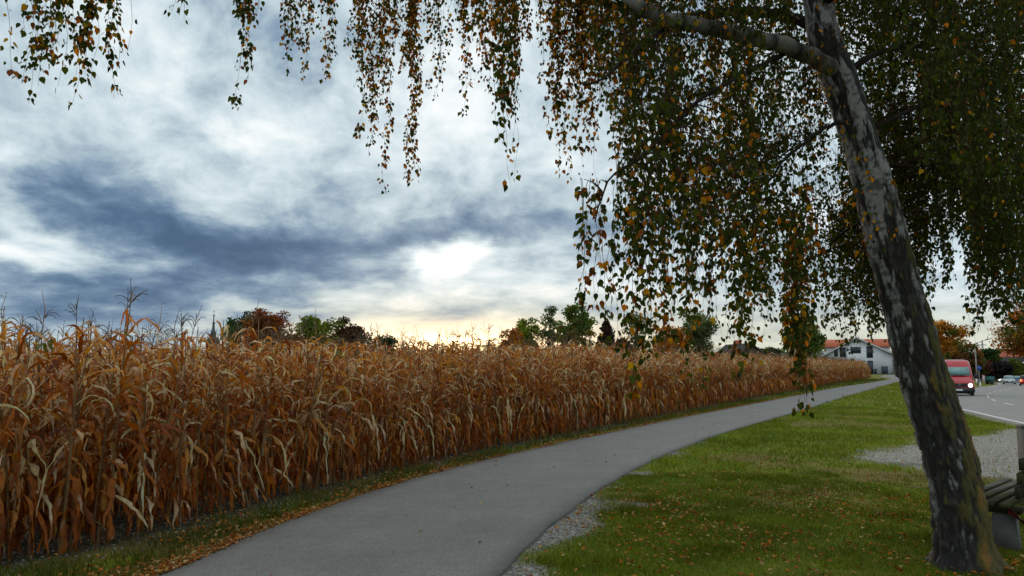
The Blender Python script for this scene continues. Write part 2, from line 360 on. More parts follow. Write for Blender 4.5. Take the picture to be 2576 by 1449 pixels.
# asphalt
def asphalt(name, c0, c1, wear=(1.15, .85)):
    m, nt, N, L, b = mat(name); n1 = nz(nt, 75, 6, .85); n2_ = nz(nt, 1.1, 6, .6); n3_ = nz(nt, 7, 4)
    c = rmp(nt, n1.outputs['Fac'], [(.36, c0), (.5, tuple((p + q) / 2 for p, q in zip(c0, c1))), (.64, c1)])
    c = mixn(nt, 1.0, c, rmp(nt, n2_.outputs['Fac'], [(.3, (wear[1],) * 3), (.7, (wear[0],) * 3)]), 'MULTIPLY')
    c = mixn(nt, .5, c, rmp(nt, n3_.outputs['Fac'], [(.3, (.85,) * 3), (.7, (1.12,) * 3)]), 'MULTIPLY')
    a = N.new('ShaderNodeVertexColor'); a.layer_name = 'col'
    c = mixn(nt, 1.0, c, a.outputs[0], 'MULTIPLY')
    L.new(c, b.inputs['Base Color']); b.inputs['Roughness'].default_value = .82; b.inputs['Specular IOR Level'].default_value = .35
    bump(nt, b, n1.outputs['Fac'], .35, .004); return m
def strip(name, A, B, mt, up, thick=0.04, nx=10, edgevar=0.0, wob=0.0):
    n = len(A); t = np.linspace(0, 1, nx); P = A[:, None] * (1 - t)[None, :, None] + B[:, None] * t[None, :, None]
    if wob:
        k = np.arange(n); d = (B - A) / np.linalg.norm(B - A, axis=1)[:, None]
        P[:, 0] += d * ((fbm(A[:, 0] * 3, A[:, 1] * 3) - .5) * wob)[:, None]; P[:, -1] += d * ((fbm(B[:, 0] * 3, B[:, 1] * 3, 7) - .5) * wob)[:, None]
    z = terr(P[..., 0], P[..., 1]) + up; V = np.concatenate([P, z[..., None]], -1)
    C = np.ones(V.shape); fa = np.ones(nx); C *= fa[None, :, None]
    if edgevar: C[:, 0] *= 1 - edgevar * .5; C[:, -1] *= 1 - edgevar
    lo = V[:, [0]].copy(); lo[..., 2] -= thick; hi = V[:, [-1]].copy(); hi[..., 2] -= thick
    V = np.concatenate([lo, V, hi], 1); C = np.concatenate([C[:, [0]] * .5, C, C[:, [-1]] * .35], 1)
    ms = MB(); ms.add(V, [grid_faces(n, nx + 2)], C.reshape(-1, 3)); return ms.build(name, mt, kind='structure')
M_path = asphalt('path_asphalt', (.082, .079, .071), (.285, .275, .255), (1.08, .86)); M_road = asphalt('road_asphalt', (.15, .155, .16), (.30, .285, .26))
# resample both edges so rows run square across the path
pl, pr = PL, PRt
strip('path', pl, pr, M_path, .032, .06, 12, .12, .08)
def road_off(d): 
    Tn = np.gradient(RoadE, axis=0); Tn /= np.linalg.norm(Tn, axis=1)[:, None]; return RoadE + np.stack([Tn[:, 1], -Tn[:, 0]], 1) * d
strip('road', road_off(-.25), road_off(7.0), M_road, .03, .06, 12, .1)
pth = road_off(6.5)[(RoadE[:, 1] > 62) & (RoadE[:, 1] < 150)]; pt2 = road_off(18.0)[(RoadE[:, 1] > 62) & (RoadE[:, 1] < 150)]
strip('side_road', pth, pt2, M_road, .024, .05, 8)
M_line = simple('road_paint', (.62, .62, .60), .7, var=.2, scale=9)
strip('edge_line', road_off(0.0), road_off(.16), M_line, .036, .003, 2)
strip('edge_line', road_off(6.6), road_off(6.76), M_line, .036, .003, 2)
cl, cr_ = road_off(3.32), road_off(3.46); arc = np.r_[0, np.cumsum(np.linalg.norm(np.diff(cl, axis=0), axis=1))]
for s0 in np.arange(14, 230, 7.2):
    ss = np.linspace(s0, s0 + 3, 5)
    A = np.stack([np.interp(ss, arc, cl[:, i]) for i in (0, 1)], 1); B = np.stack([np.interp(ss, arc, cr_[:, i]) for i in (0, 1)], 1)
    strip('lane_dash', A, B, M_line, .036, .003, 2)

# far hills
a = np.linspace(-1.5, 1.5, 400); ms = MB(); V = []
for k, (r, hf) in enumerate(((1100, 0), (1350, .65), (1650, 1.0), (2300, .7), (3200, 0))):
    hh = (16 + 26 * fbm(a * 5 + 3, a * 0 + 1.7, 0, 4) + 2.5 * vnoise(a * 90, 0)) * hf + (-6 if hf == 0 else 0)
    V.append(np.stack([np.sin(a) * r, np.cos(a) * r, hh], -1))
ms.add(np.array(V), [grid_faces(5, 400)])
ms.build('hills', simple('wooded_hill', (.045, .06, .06), .95, var=.5, scale=.02), smooth=True, kind='structure')

# ------------------------------------------------------------------ corn
def corn_leaf(h, phi, el0, bend, Ln, W, twist, col, n=7, across=2, r0=.012, fold=.35, kink=None, rs=random):
    t = np.linspace(0, 1, n + 1); p = rs.uniform(.6, 1.5) if h > .95 else rs.uniform(.3, .6)
    th = el0 - bend * t**p + rs.uniform(.1, .45) * np.sin(t * rs.uniform(6, 12) + rs.random() * 6) * t
    if kink is not None: th = th - kink[1] * sstep(t, kink[0] - .08, kink[0] + .08)
    if h <= .95: th = np.maximum(th, -1.5 - .12 * np.sin(t * 9))
    az = phi + rs.uniform(-1.1, 1.1) * t + .5 * np.sin(t * 8 + rs.random() * 6) * t
    D = np.stack([np.cos(th) * np.cos(az), np.cos(th) * np.sin(az), np.sin(th)], 1)
    ds = Ln / n; P = np.vstack([[0, 0, 0], np.cumsum((D[1:] + D[:-1]) / 2 * ds, 0)]) + np.array([math.cos(phi) * r0, math.sin(phi) * r0, h])
    P[:, 2] = np.maximum(P[:, 2], .03 + .03 * rs.random())
    S = np.stack([-np.sin(az), np.cos(az), 0 * az], 1); U = np.cross(S, D)
    tw = twist * t**1.3 + rs.uniform(.3, .9) * np.sin(t * rs.uniform(7, 13) + rs.random() * 6) * (t > .05)
    w = W * np.minimum(1, .45 + t * 4) * (1 - t**2.6) * (1 + .22 * np.sin(t * 21 + rs.random() * 6) * (t > .1)) * .5 + .0015
    A = S * np.cos(tw)[:, None] + U * np.sin(tw)[:, None]; Bn = -S * np.sin(tw)[:, None] + U * np.cos(tw)[:, None]
    P[1:] += np.array([[rs.gauss(0, .006) for _ in range(3)] for _ in range(n)]); w = w * np.array([rs.uniform(.75, 1.2) for _ in range(n + 1)])
    if across == 2:
        e1 = P - A * w[:, None] + Bn * (w * fold)[:, None]; e2 = P + A * w[:, None] + Bn * (w * fold)[:, None]
        V = np.stack([e1, P, e2], 1).reshape(-1, 3); Fq = grid_faces(n + 1, 3)
        C = np.tile(col, (len(V), 1)); C[1::3] *= 1.12
    else:
        V = np.stack([P - A * w[:, None], P + A * w[:, None]], 1).reshape(-1, 3); Fq = grid_faces(n + 1, 2); C = np.tile(col, (len(V), 1))
    tt = np.repeat(t, across + 1); C = C * (1 + .18 * np.sin(tt * 9 + rs.random() * 9))[:, None]
    if rs.random() < (.3 if h > .9 else .12): k_ = (sstep(np.sin(tt * rs.uniform(3, 8) + rs.random() * 6), 0, .8) * rs.uniform(.4, .95))[:, None]; C = C * (1 - k_) + PALE * k_
    return V, Fq, C
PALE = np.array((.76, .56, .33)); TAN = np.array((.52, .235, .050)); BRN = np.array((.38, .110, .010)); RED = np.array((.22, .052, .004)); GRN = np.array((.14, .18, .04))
def corn_col(hf, rs):  # redder, darker picks low down: weathering, and the stand's shade put into the colour
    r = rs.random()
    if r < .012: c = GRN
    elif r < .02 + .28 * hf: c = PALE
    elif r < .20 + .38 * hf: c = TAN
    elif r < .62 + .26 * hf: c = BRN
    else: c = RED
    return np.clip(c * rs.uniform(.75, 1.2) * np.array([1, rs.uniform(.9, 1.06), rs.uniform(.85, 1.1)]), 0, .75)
def corn_variant(seed, lod):
    rs = random.Random(seed); H = rs.uniform(1.78, 2.02); parts = {}
    lean = np.array([rs.uniform(-.07, .07), rs.uniform(-.07, .07)])
    def bendv(V): V = V.copy(); k = (V[:, 2] / 2)**2; V[:, 0] += lean[0] * k * 2; V[:, 1] += lean[1] * k * 2; return V
    st = MB(); ns = 5 if lod else 8; zs = np.linspace(0, H, ns); R = np.interp(zs, [0, H * .6, H], [.0125, .010, .004])
    st.tube(bendv(np.stack([0 * zs + .004 * np.sin(zs * 9), 0 * zs, zs], 1)), R, 3 if lod else 6, np.array((.34, .21, .09)) * rs.uniform(.7, 1.15), cap=False); parts['stalk'] = st
    lv = MB(); nl = 22 if not lod else 16; phi0 = rs.random() * 2 * PI
    for i in range(nl):
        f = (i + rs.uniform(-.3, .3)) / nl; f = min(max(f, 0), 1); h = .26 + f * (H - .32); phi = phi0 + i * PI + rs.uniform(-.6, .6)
        W = rs.uniform(.025, .050) * (1.25 if lod else 1) * (.75 + .45 * math.sin(PI * min(f + .25, 1)))
        Ln = rs.uniform(.30, .68) * (.6 + .5 * math.sin(PI * (.15 + .75 * f)))
        if f < .45:   # lower leaves hang slack against the stalk
            el0 = rs.uniform(-.3, .7); bend = rs.uniform(1.3, 2.2); tw = rs.uniform(-2.5, 2.5); kink = (rs.uniform(.05, .2), rs.uniform(.2, .7)); Ln = min(Ln, h * 1.0 + .1)
        else:
            el0 = rs.uniform(.8, 1.5); bend = rs.uniform(.9, 3.0); tw = rs.uniform(-2.6, 2.6); kink = (rs.uniform(.25, .6), rs.uniform(.3, 1.5)) if rs.random() < .8 else None
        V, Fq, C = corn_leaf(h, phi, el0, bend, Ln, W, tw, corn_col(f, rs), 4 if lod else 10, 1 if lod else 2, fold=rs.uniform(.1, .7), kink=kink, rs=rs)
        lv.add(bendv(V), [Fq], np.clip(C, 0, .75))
    for i in range(3 if lod else 5):   # torn sheaths on the stalk
        h = rs.uniform(.05, 1.2); V, Fq, C = corn_leaf(h, rs.random() * 6.3, 1.45, rs.uniform(0, .3), rs.uniform(.15, .3), .04, rs.uniform(-.6, .6), corn_col(0, rs), 3, 1 if lod else 2, rs=rs)
        lv.add(bendv(V), [Fq], C)
    parts['leaves'] = lv
    if rs.random() < .4:
        e = MB(); h = rs.uniform(.75, 1.1); ph = rs.random() * 6.3; d = np.array([math.cos(ph) * .45, math.sin(ph) * .45, .85 if rs.random() < .4 else -.8]); tt = np.linspace(0, 1, 4 if lod else 7)
        P = np.array([0, 0, h]) + d * tt[:, None] * .24 + np.array([math.cos(ph), math.sin(ph), 0]) * .02
        e.tube(P, .008 + .024 * np.sin(PI * np.clip(tt * .93 + .05, 0, 1)), 4 if lod else 8, TAN * rs.uniform(.7, 1.1)); parts['ear'] = e
    if seed % 5 > 1: return parts
    ta = MB(); nb_ = rs.randint(4, 7); tc_ = np.array((.20, .14, .075)); top = np.array([0, 0, H])
    hh = rs.uniform(.2, .38); ta.tube(bendv(np.array([top, top + [rs.uniform(-.02, .02), 0, hh * .5], top + [rs.uniform(-.05, .05), rs.uniform(-.04, .04), hh]])), [.005, .004, .0025], 3, tc_, False)
    for i in range(nb_ if not lod else 3):
        ph = rs.random() * 6.3; Lb = rs.uniform(.12, .24); dr = rs.uniform(.2, 1.3); tt = np.linspace(0, 1, 5 if not lod else 3); el = 1.2 - dr * 1.6 * tt**1.4
        P = top + [0, 0, rs.uniform(.0, .1)] + np.cumsum(np.stack([np.cos(el) * math.cos(ph), np.cos(el) * math.sin(ph), np.sin(el)], 1), 0) * Lb / len(tt)
        ta.tube(bendv(P), .0035 if not lod else .005, 3, tc_, False)
    parts['tassel'] = ta
    return parts
NV = 14
VAR = [corn_variant(100 + i, False) for i in range(NV)]; VLO = [corn_variant(300 + i, True) for i in range(20)]
def flat(parts):
    V = []; Fq = []; C = []; o = 0; tri = []
    for p in parts.values():
        v = np.concatenate(p.v); V.append(v); C.append(np.concatenate(p.c))
        for k in p.f:
            if k == 4: Fq += [q + o for q in p.f[k]]
        o += len(v)
    return np.concatenate(V), np.concatenate(Fq), np.concatenate(C)
FV = [flat(p) for p in VAR]; FL = [flat(p) for p in VLO]
Tn = np.gradient(CE, axis=0); Tn /= np.linalg.norm(Tn, axis=1)[:, None]; Nn = np.stack([-Tn[:, 1], Tn[:, 0]], 1)
plants = []
for k in range(15):
    P = CE + Nn * (.10 + k * .62); s = np.r_[0, np.cumsum(np.linalg.norm(np.diff(P, axis=0), axis=1))]
    pos = 0.0
    while pos < s[-1] - .1:
        x = np.interp(pos, s, P[:, 0]); y = np.interp(pos, s, P[:, 1])
        dist = math.hypot(x, y)
        pos += random.uniform(.085, .165) * (1.0 if k < 2 else 1.25 if k < 7 else 1.9) * (1 if dist < 40 else 1.35)
        x += random.gauss(0, .06); y += random.gauss(0, .06)
        end = (s[-1] - pos) / 6
        hs = np.interp(dist, [0, 7, 9, 13, 22, 45, 200], [1.03, 1.03, 1.0, .99, 1.14, 1.2, 1.2]) * random.uniform(.87, 1.10) * min(1, .62 + .38 * max(end, 0)) * (1 + .10 * (vnoise(x * .4, y * .4) - .5))
        if k == 0: hs *= random.uniform(.88, 1.0)
        plants.append((dist, k, x, y, float(hs)))
# the 300 that show largest: front rows inside the picture, nearest first
def seen(p): return abs(p[2]) < .70 * p[3] + .3 and p[3] > 2.5
cand = sorted([p for p in plants if seen(p) and p[1] < 4], key=lambda p: p[0] + p[1] * 1.6)[:300]; cs = set(cand)
proto = []
for pts in VAR:
    proto.append({n: q.mesh(n, M_corn) for n, q in pts.items()})
for i, p in enumerate(cand):
    d, k, x, y, hs = p
    root = empty('corn_plant', (x, y, T(x, y) - .01), random.random() * 6.28, label='dry brown corn plant with curled leaves in the near rows beside the path', cat='corn plant', group='dry corn plants at the near edge of the field')
    w = random.uniform(.9, 1.1); root.scale = (w * (hs * .5 + .5), w * (hs * .5 + .5), hs)
    root.rotation_euler = (random.gauss(0, .06), random.gauss(0, .06), root.rotation_euler[2])
    for n, me in proto[i % NV].items(): link(bpy.data.objects.new(n, me), root)
far = MB()
for p in plants:
    if p in cs: continue
    d, k, x, y, hs = p
    full = (d < 22 and k < 3) or (d < 12 and k < 4)
    V, Fq, C = random.choice(FV if full else FL)
    a_ = random.random() * 6.28; w = random.uniform(.9, 1.1) * (.5 + .5 * hs)
    c, s_ = math.cos(a_) * w, math.sin(a_) * w
    W = np.stack([V[:, 0] * c - V[:, 1] * s_ + x + V[:, 2] * random.gauss(0, .06), V[:, 0] * s_ + V[:, 1] * c + y, V[:, 2] * hs + T(x, y) - .01], 1)
    far.add(W, [Fq], np.clip(C * random.uniform(.85, 1.15), 0, .75))
far.build('corn_field', M_corn, label='dry brown corn field stretching along the path', cat='corn field', kind='stuff')

# ------------------------------------------------------------------ birch tree
def trunk_pts():
    pix = [(2436, 1425, .60), (2428, 1385, .50), (2416, 1300, .47), (2400, 1200, .455), (2375, 1100, .45), (2342, 1000, .44), (2310, 900, .435), (2284, 800, .43), (2256, 700, .42), (2232, 600, .41), (2208, 500, .40), (2178, 400, .375), (2146, 300, .355), (2112, 200, .335), (2080, 120, .30), (2063, 40, .25), (2052, -60, .24), (2040, -200, .22), (2020, -400, .19), (2000, -650, .16), (1990, -950, .11), (1990, -1300, .05)]
    P = [(*at(u, v, 6.45), d / 2) for u, v, d in pix]; P[0] = (P[0][0], P[0][1], -.06, P[0][3]); return np.array(P)
TP = crom(trunk_pts(), 620)
birch = empty('birch_tree', (TP[0][0], TP[0][1], 0), label='large leaning birch with white and mossy black bark and hanging twigs over the path', cat='birch tree')
BO = np.array(birch.location)
def trunk_mesh():
    n = 150; th = np.arange(n) * 2 * PI / n; P = TP[:, :3]; R = TP[:, 3]; s = np.r_[0, np.cumsum(np.linalg.norm(np.diff(P, axis=0), axis=1))]
    S, TH = np.meshgrid(s, th, indexing='ij'); cx, cy = np.cos(TH), np.sin(TH)
    low = 1 - sstep(S, 1.1, 4.2)
    # long plates and fissures, stretched along the stem
    f1 = fbm(cx * 1.5 + 5, cy * 1.5, S * 2.2, 4); f2 = fbm(cx * 3.4 + 1.2 * f1, cy * 3.4 + 3, S * 5.6 + 2 * f1, 4); f3 = fbm(cx * 9, cy * 9, S * 15, 4)
    rg = 1 - np.abs(2 * f2 - 1) * 2.4
    fiss = sstep(f1 * .62 + f2 * .42 + low * .115 + .05 * (fbm(cx * 1.2, cy * 1.2 + 4, S * 2.2) > .5) + .03 - .055 * sstep(S, 1.9, 2.6) + np.maximum(rg, 0) * .10 * (.3 + low) + (cx * .05) - (f3 - .5) * .18, .545, .60)
    lent = sstep(fbm(cx * 3, cy * 3, S * 34, 3), .52, .62) * (1 - fiss)
    collar = np.exp(-((S - 4.55) / .12)**2) * .6 + np.exp(-((S - 4.95) / .05)**2) * .7 + np.exp(-((S - 5.3) / .03)**2) * .8
    fiss = np.clip(fiss + collar * (f2 > .42), 0, 1)
    side = cx * .85 + cy * -.25                       # mossy on the right-hand side
    moss = sstep(side * .42 + f2 * 1.3 + f3 * .6 - .42 - .10 * S, .50, .70) * (1 - sstep(S, 2.6, 4.0))
    plate = (f3 - .5) * .03 + (f2 - .5) * .05
    rr = (.93 - .10 * sstep(S, 1.4, 2.4) * (1 - sstep(S, 3.6, 4.6)) + .10 * sstep(S, 4.2, 5.2)) * R[:, None] * (1 + .05 * (fbm(cx * 1.3, cy * 1.3, S * 1.1) - .5)) - fiss * .010 * (1 + low * .8) + plate * (.25 + low) * 1.0
    rr = rr + np.maximum(0, .30 - S)**2 * .55 * (1 + .8 * np.cos(TH * 5 + 1))
    Tg = np.gradient(P, axis=0); Tg /= np.linalg.norm(Tg, axis=1)[:, None]; A = np.cross(Tg, [0, 1, 0]) * -1; A = np.cross([0, 1, 0], Tg); A /= np.linalg.norm(A, axis=1)[:, None]; B = np.cross(Tg, A)
    V = P[:, None] + rr[..., None] * (A[:, None] * cx[..., None] + B[:, None] * cy[..., None])
    white = np.array((.46, .45, .44)); dark = np.array((.017, .015, .012)); grey = np.array((.12, .115, .105))
    C = white * (1 - lent[..., None] * .65) * (.75 + .5 * f3[..., None]); C = C * (1 - fiss[..., None]) + (dark * (1 - .35 * f3[..., None]) + grey * .5 * (sstep(f3, .45, .7))[..., None]) * fiss[..., None]
    C = C * (1 - low[..., None] * .38) + np.array((.05, .045, .04)) * low[..., None] * .25
    mc = np.array((.10, .085, .012)) * (.6 + f3[..., None]) + np.array((.16, .05, .0)) * sstep(vnoise(cx * 4, cy * 4, S * 5), .66, .8)[..., None]
    C = C * (1 - moss[..., None] * .85) + mc * moss[..., None] * .85
    q = grid_faces(len(s), n); i = np.arange(len(s) - 1)[:, None] * n
    w = np.stack([i[:, 0] + n - 1, i[:, 0], i[:, 0] + n, i[:, 0] + 2 * n - 1], -1)
    C = C * .72
    mb = MB(); mb.add(V.reshape(-1, 3) - BO, [np.vstack([q, w])], C.reshape(-1, 3)); return mb
M_bark = vcolmat('birch_bark', .85, 70, .3, .5)
trunk_mesh().build('trunk', M_bark, birch, smooth=True)
branches = []
def branch(P, r0, r1, bark='white', nodes=26, name='branch'):
    P = crom(P, nodes); r = np.linspace(r0, r1, nodes)**1.0; P = P + (RNG.random(P.shape) - .5) * .02
    n = 10; mb = MB(); th = np.arange(n)
    f = fbm(P[:, 0] * 9, P[:, 2] * 9, 1); base = np.array((.17, .16, .145)) if bark == 'white' else np.array((.026, .022, .017))
    C = base * (.2 + 1.6 * f[:, None]); 
    if bark == 'white': C[::5] *= .25
    mb.tube(P - BO, r, n, C); o = mb.build(name, M_wood, birch, smooth=True); branches.append(P); return P
def A3(u, v, Y): return tuple(at(u, v, Y))
branch([A3(2100, 178, 6.40), A3(2010, 128, 6.05), A3(1900, 95, 5.7), A3(1790, 70, 5.4), A3(1650, 38, 5.2), A3(1540, -30, 5.2), A3(1380, -110, 5.2), A3(1150, -170, 5.4)], .078, .028, nodes=60)
branch([A3(2065, 75, 6.5), A3(1980, 42, 6.7), A3(1850, 28, 7.0), A3(1700, 45, 7.3), A3(1560, 20, 7.6), A3(1350, -60, 8.3), A3(1000, -130, 9.0)], .05, .02, 'dark', 40)
branch([A3(2050, -60, 6.4), A3(1900, -180, 6.0), A3(1500, -260, 5.5), A3(1000, -300, 5.0), A3(500, -260, 4.8), A3(150, -160, 4.7), A3(-60, -60, 4.6)], .07, .014, 'dark', 50)
branch([A3(2040, -200, 6.4), A3(1800, -330, 7.0), A3(1400, -330, 8.2), A3(1000, -230, 9.2), A3(700, -110, 9.8)], .06, .012, 'dark', 50)
branch([A3(1790, 70, 6.05), A3(1700, 60, 5.5), A3(1620, 110, 5.0), A3(1540, 180, 4.7), A3(1470, 215, 4.6)], .028, .006, 'dark', 30)
branch([A3(2000, 125, 6.35), A3(1900, 170, 5.5), A3(1750, 260, 4.9), A3(1620, 390, 4.6), A3(1530, 450, 4.5), A3(1498, 560, 4.5)], .025, .004, 'dark', 40)
branch([A3(2150, 300, 6.4), A3(2060, 330, 5.9), A3(1960, 420, 5.6), A3(1880, 560, 5.4)], .02, .005, 'dark')
branch([A3(2110, 190, 6.45), A3(2220, 130, 6.8), A3(2360, 110, 7.2), A3(2500, 80, 7.6), A3(2700, 60, 8)], .030, .012, 'dark', 30)
branch([A3(2160, 340, 6.45), A3(2260, 290, 6.9), A3(2400, 230, 7.4), A3(2560, 190, 7.8), A3(2750, 180, 8.2)], .021, .008, 'dark', 30)
branch([A3(2180, 400, 6.45), A3(2300, 420, 7.2), A3(2450, 400, 8.2), A3(2620, 420, 9)], .017, .006, 'dark', 30)
branch([A3(2060, 20, 6.45), A3(2200, -100, 5.8), A3(2400, -160, 5.0), A3(2600, -160, 4.5)], .05, .015, 'dark', 30)
branch([A3(2230, 560, 6.5), A3(2160, 560, 7.0), A3(2090, 620, 7.4), A3(2060, 720, 7.6)], .018, .004, 'dark')
top = TP[430][:3]
for a_, l_, z_ in ((.4, 4, 7.2), (1.5, 5, 8), (2.6, 4.5, 8.8), (3.6, 4.5, 7.0), (4.6, 5, 7.6), (5.5, 4.6, 9.2), (2.0, 3.5, 10)):
    k = int(np.argmin(abs(TP[:, 2] - (z_ - 1)))); b0 = TP[k][:3]; d = np.array([math.cos(a_), math.sin(a_), 0])
    branch([b0, b0 + d * l_ * .4 + [0, 0, 1.0], b0 + d * l_ * .8 + [0, 0, 1.1], b0 + d * l_ + [0, 0, .5]], .05, .012, 'dark')
BP = np.concatenate(branches)
LC = {'g': [(.036, .052, .005), (.050, .068, .005), (.022, .036, .005), (.070, .080, .005), (.040, .056, .008)],
      'y': [(.46, .21, .006), (.52, .20, .005), (.40, .24, .008), (.46, .14, .004)], 'b': [(.22, .07, .012), (.28, .09, .01), (.16, .05, .015)]}
tw = MB(); leafP = []; leafD = []; leafS = []; leafC = []
def rng_(): return random.uniform(3, 6)
def hang(u, vb, Yd, Ln, nsub=3, spread=.05, autumn=.2, size=.038, gap=.028, bare=0.0, attach=True, pos=None, yellow=.5):
    """one bundle of weeping twigs ending at the given place, length Ln"""
    B = np.array(at(u, vb, Yd)) if pos is None else np.array(pos, float)
    sway = np.array([random.gauss(0, .04), random.gauss(0, .04)])
    for i in range(nsub):
        l = Ln * (1 if i == 0 else random.uniform(.45, .97)); off = np.array([random.gauss(0, spread), random.gauss(0, spread)])
        n = max(5, int(l / .08)); t = np.linspace(0, 1, n)    # 0 top, 1 bottom
        ph = random.random() * 6; z = B[2] + Ln - t * l if i == 0 else B[2] + Ln - t * l
        wx = .03 * np.sin(t * l * rng_() + ph) + .012 * np.sin(t * l * 14 + ph) + off[0] * np.sin(PI * np.clip(t, 0, .5)) + sway[0] * (1 - t) * Ln * .5
        wy = .03 * np.sin(t * l * rng_() + ph * 2) + .012 * np.sin(t * l * 12 + 2 * ph) + off[1] * np.sin(PI * np.clip(t, 0, .5)) + sway[1] * (1 - t) * Ln * .5
        P = np.stack([B[0] + wx, B[1] + wy, z], 1)
        tw.tube(P - BO, np.linspace(.0022, .0009, n), 3, (.06, .03, .018), False)
        # leaves
        m_ = int(l / gap * (1.0 if pos is not None else 1.15)); g_ = np.random.default_rng(random.randrange(1 << 30)); nc_ = max(2, int(m_ / 4)); ce = g_.random(nc_); tt = np.sort(np.clip(np.concatenate([g_.random(m_ // 3), ce[g_.integers(0, nc_, m_ - m_ // 3)] + g_.normal(0, .016 / max(l, .3), m_ - m_ // 3)]), 0, 1))
        for q in tt:
            if random.random() < bare or (q * l < .04): continue
            c = np.array([np.interp(q, t, P[:, k]) for k in range(3)])
            r = random.random() * 6.28; d = np.array([math.cos(r), math.sin(r), 0])
            c = c + d * random.uniform(.006, .040) + np.array([0, 0, -.008])
            leafP.append(c); leafD.append(d * random.uniform(.05, .95) + np.array([0, 0, -1.0])); leafS.append(size * random.uniform(.5, 1.3))
            rr = random.random(); pal = 'g' if rr > autumn else ('y' if random.random() < yellow else 'b')
            leafC.append(np.array(random.choice(LC[pal])) * random.uniform(.7, 1.3))
    if attach:
        S = B + np.array([sway[0] * Ln * .5, sway[1] * Ln * .5, Ln]); attach = np.min(np.linalg.norm(BP - S, axis=1)) < .75
    if attach:
        S = B + np.array([sway[0] * Ln * .5, sway[1] * Ln * .5, Ln]); dd = np.linalg.norm((BP - S) * [1, 1, .6], axis=1) + 3 * np.maximum(0, S[2] - .1 - BP[:, 2]); Q = BP[int(np.argmin(dd))]
        t = np.linspace(0, 1, 9)[:, None]; arch = S * (1 - t) + Q * t; arch[:, 2] += (np.sin(PI * t) * .12 * np.linalg.norm(Q - S))[:, 0]
        tw.tube(arch - BO, np.linspace(.002, .006, 9), 3, (.05, .03, .02), False)
    return B
def zlen(v0, v1, Yd): return (at(0, v0, Yd) - at(0, v1, Yd)).z
EX = [  # u, bottom v, distance, bundle, autumn, spread
    (8, 185, 4.6, 1, .4, .02, .7), (48, 150, 4.6, 1, .5, .02, .75), (85, 250, 4.7, 3, .2, .035, .1), (120, 210, 4.7, 4, .2, .05, 0), (100, 130, 4.8, 4, .25, .05, 0), (165, 175, 4.7, 3, .4, .04, .1), (202, 245, 4.7, 4, .35, .03, 0), (175, 90, 4.8, 4, .25, .06, 0), (225, 90, 4.8, 3, .3, .05, 0),
    (245, 190, 4.7, 1, .3, .03, .6), (285, 232, 4.7, 4, .3, .022, 0), (312, 120, 4.7, 1, .3, .02, .9), (440, 36, 4.8, 2, .1, .02, .2), (428, 8, 4.8, 1, .1, .02, .2),
    (598, 258, 5.4, 4, .35, .022, 0), (605, 180, 5.4, 3, .35, .03, 0), (625, 150, 5.4, 1, .4, .02, .3), (632, 25, 5.4, 2, .3, .03, .2),
    (735, 180, 7.8, 4, .4, .05, 0), (715, 110, 7.8, 4, .35, .06, 0), (760, 120, 7.8, 4, .4, .06, 0), (775, 195, 7.8, 1, .3, .02, .3), (825, 195, 7.5, 3, .35, .02, .1), (822, 110, 7.5, 3, .35, .04, .1),
    (900, 330, 8.0, 4, .45, .05, 0), (925, 380, 8.2, 5, .5, .05, 0), (960, 470, 8.0, 4, .6, .022, .15), (945, 330, 8.2, 6, .5, .06, 0), (960, 250, 8.4, 6, .45, .06, 0), (895, 200, 8.3, 5, .4, .07, 0), (880, 130, 8.3, 2, .3, .04, .3),
    (1030, 450, 8.0, 5, .6, .02, .05), (1040, 440, 8.0, 2, .6, .02, .1), (1022, 250, 8.2, 5, .5, .06, 0), (1040, 180, 8.2, 6, .45, .06, 0), (1075, 210, 8.4, 1, .4, .03, .4), (1000, 130, 8.2, 2, .4, .05, .3),
    (1105, 235, 7.8, 4, .45, .03, .1), (1095, 100, 7.8, 4, .4, .06, 0), (1150, 210, 7.8, 2, .5, .04, .3), (1130, 120, 7.8, 4, .5, .07, 0), (1165, 170, 7.6, 4, .5, .06, 0),
    (1190, 275, 6.0, 3, .4, .04, .2), (1180, 200, 7.0, 4, .5, .06, 0), (1215, 190, 7.0, 6, .55, .07, 0), (1245, 230, 6.6, 5, .5, .06, 0),
    (1268, 448, 5.0, 4, .22, .028, .15), (1262, 330, 5.0, 3, .25, .035, .15), (1300, 430, 6.4, 2, .4, .02, .8), (1295, 270, 6.8, 5, .5, .04, 0), (1310, 190, 7.2, 5, .5, .06, 0),
    (1350, 200, 7.4, 3, .45, .06, .2), (1385, 230, 7.4, 3, .4, .07, .1), (1405, 430, 7.6, 3, .5, .02, .1), (1425, 440, 7.6, 3, .55, .02, .1), (1395, 330, 7.6, 5, .5, .05, 0), (1440, 330, 7.4, 5, .5, .05, 0), (1472, 420, 7.2, 6, .5, .035, 0), (1500, 440, 7.2, 2, .5, .02, .4), (1480, 330, 7.2, 6, .5, .06, 0), (1455, 250, 7.2, 6, .5, .07, 0),
    (1472, 735, 4.5, 3, .35, .02, .25), (1482, 760, 4.5, 2, .3, .02, .55), (1510, 855, 4.5, 3, .7, .018, .3), (1518, 770, 4.5, 1, .3, .02, .9),
    (1612, 975, 4.4, 5, .35, .025, .1), (1690, 950, 4.4, 4, .25, .035, .2), (1780, 970, 4.4, 4, .2, .03, .2), (1860, 955, 4.5, 3, .22, .035, .2), (1925, 900, 4.6, 3, .2, .05, .2),
    (2022, 1038, 4.4, 3, .3, .02, .12), (2018, 1000, 4.4, 4, .3, .02, .0), (2015, 970, 4.5, 5, .35, .03, .0), (2005, 900, 4.6, 5, .3, .04, 0), (2035, 870, 4.6, 5, .3, .05, 0)]
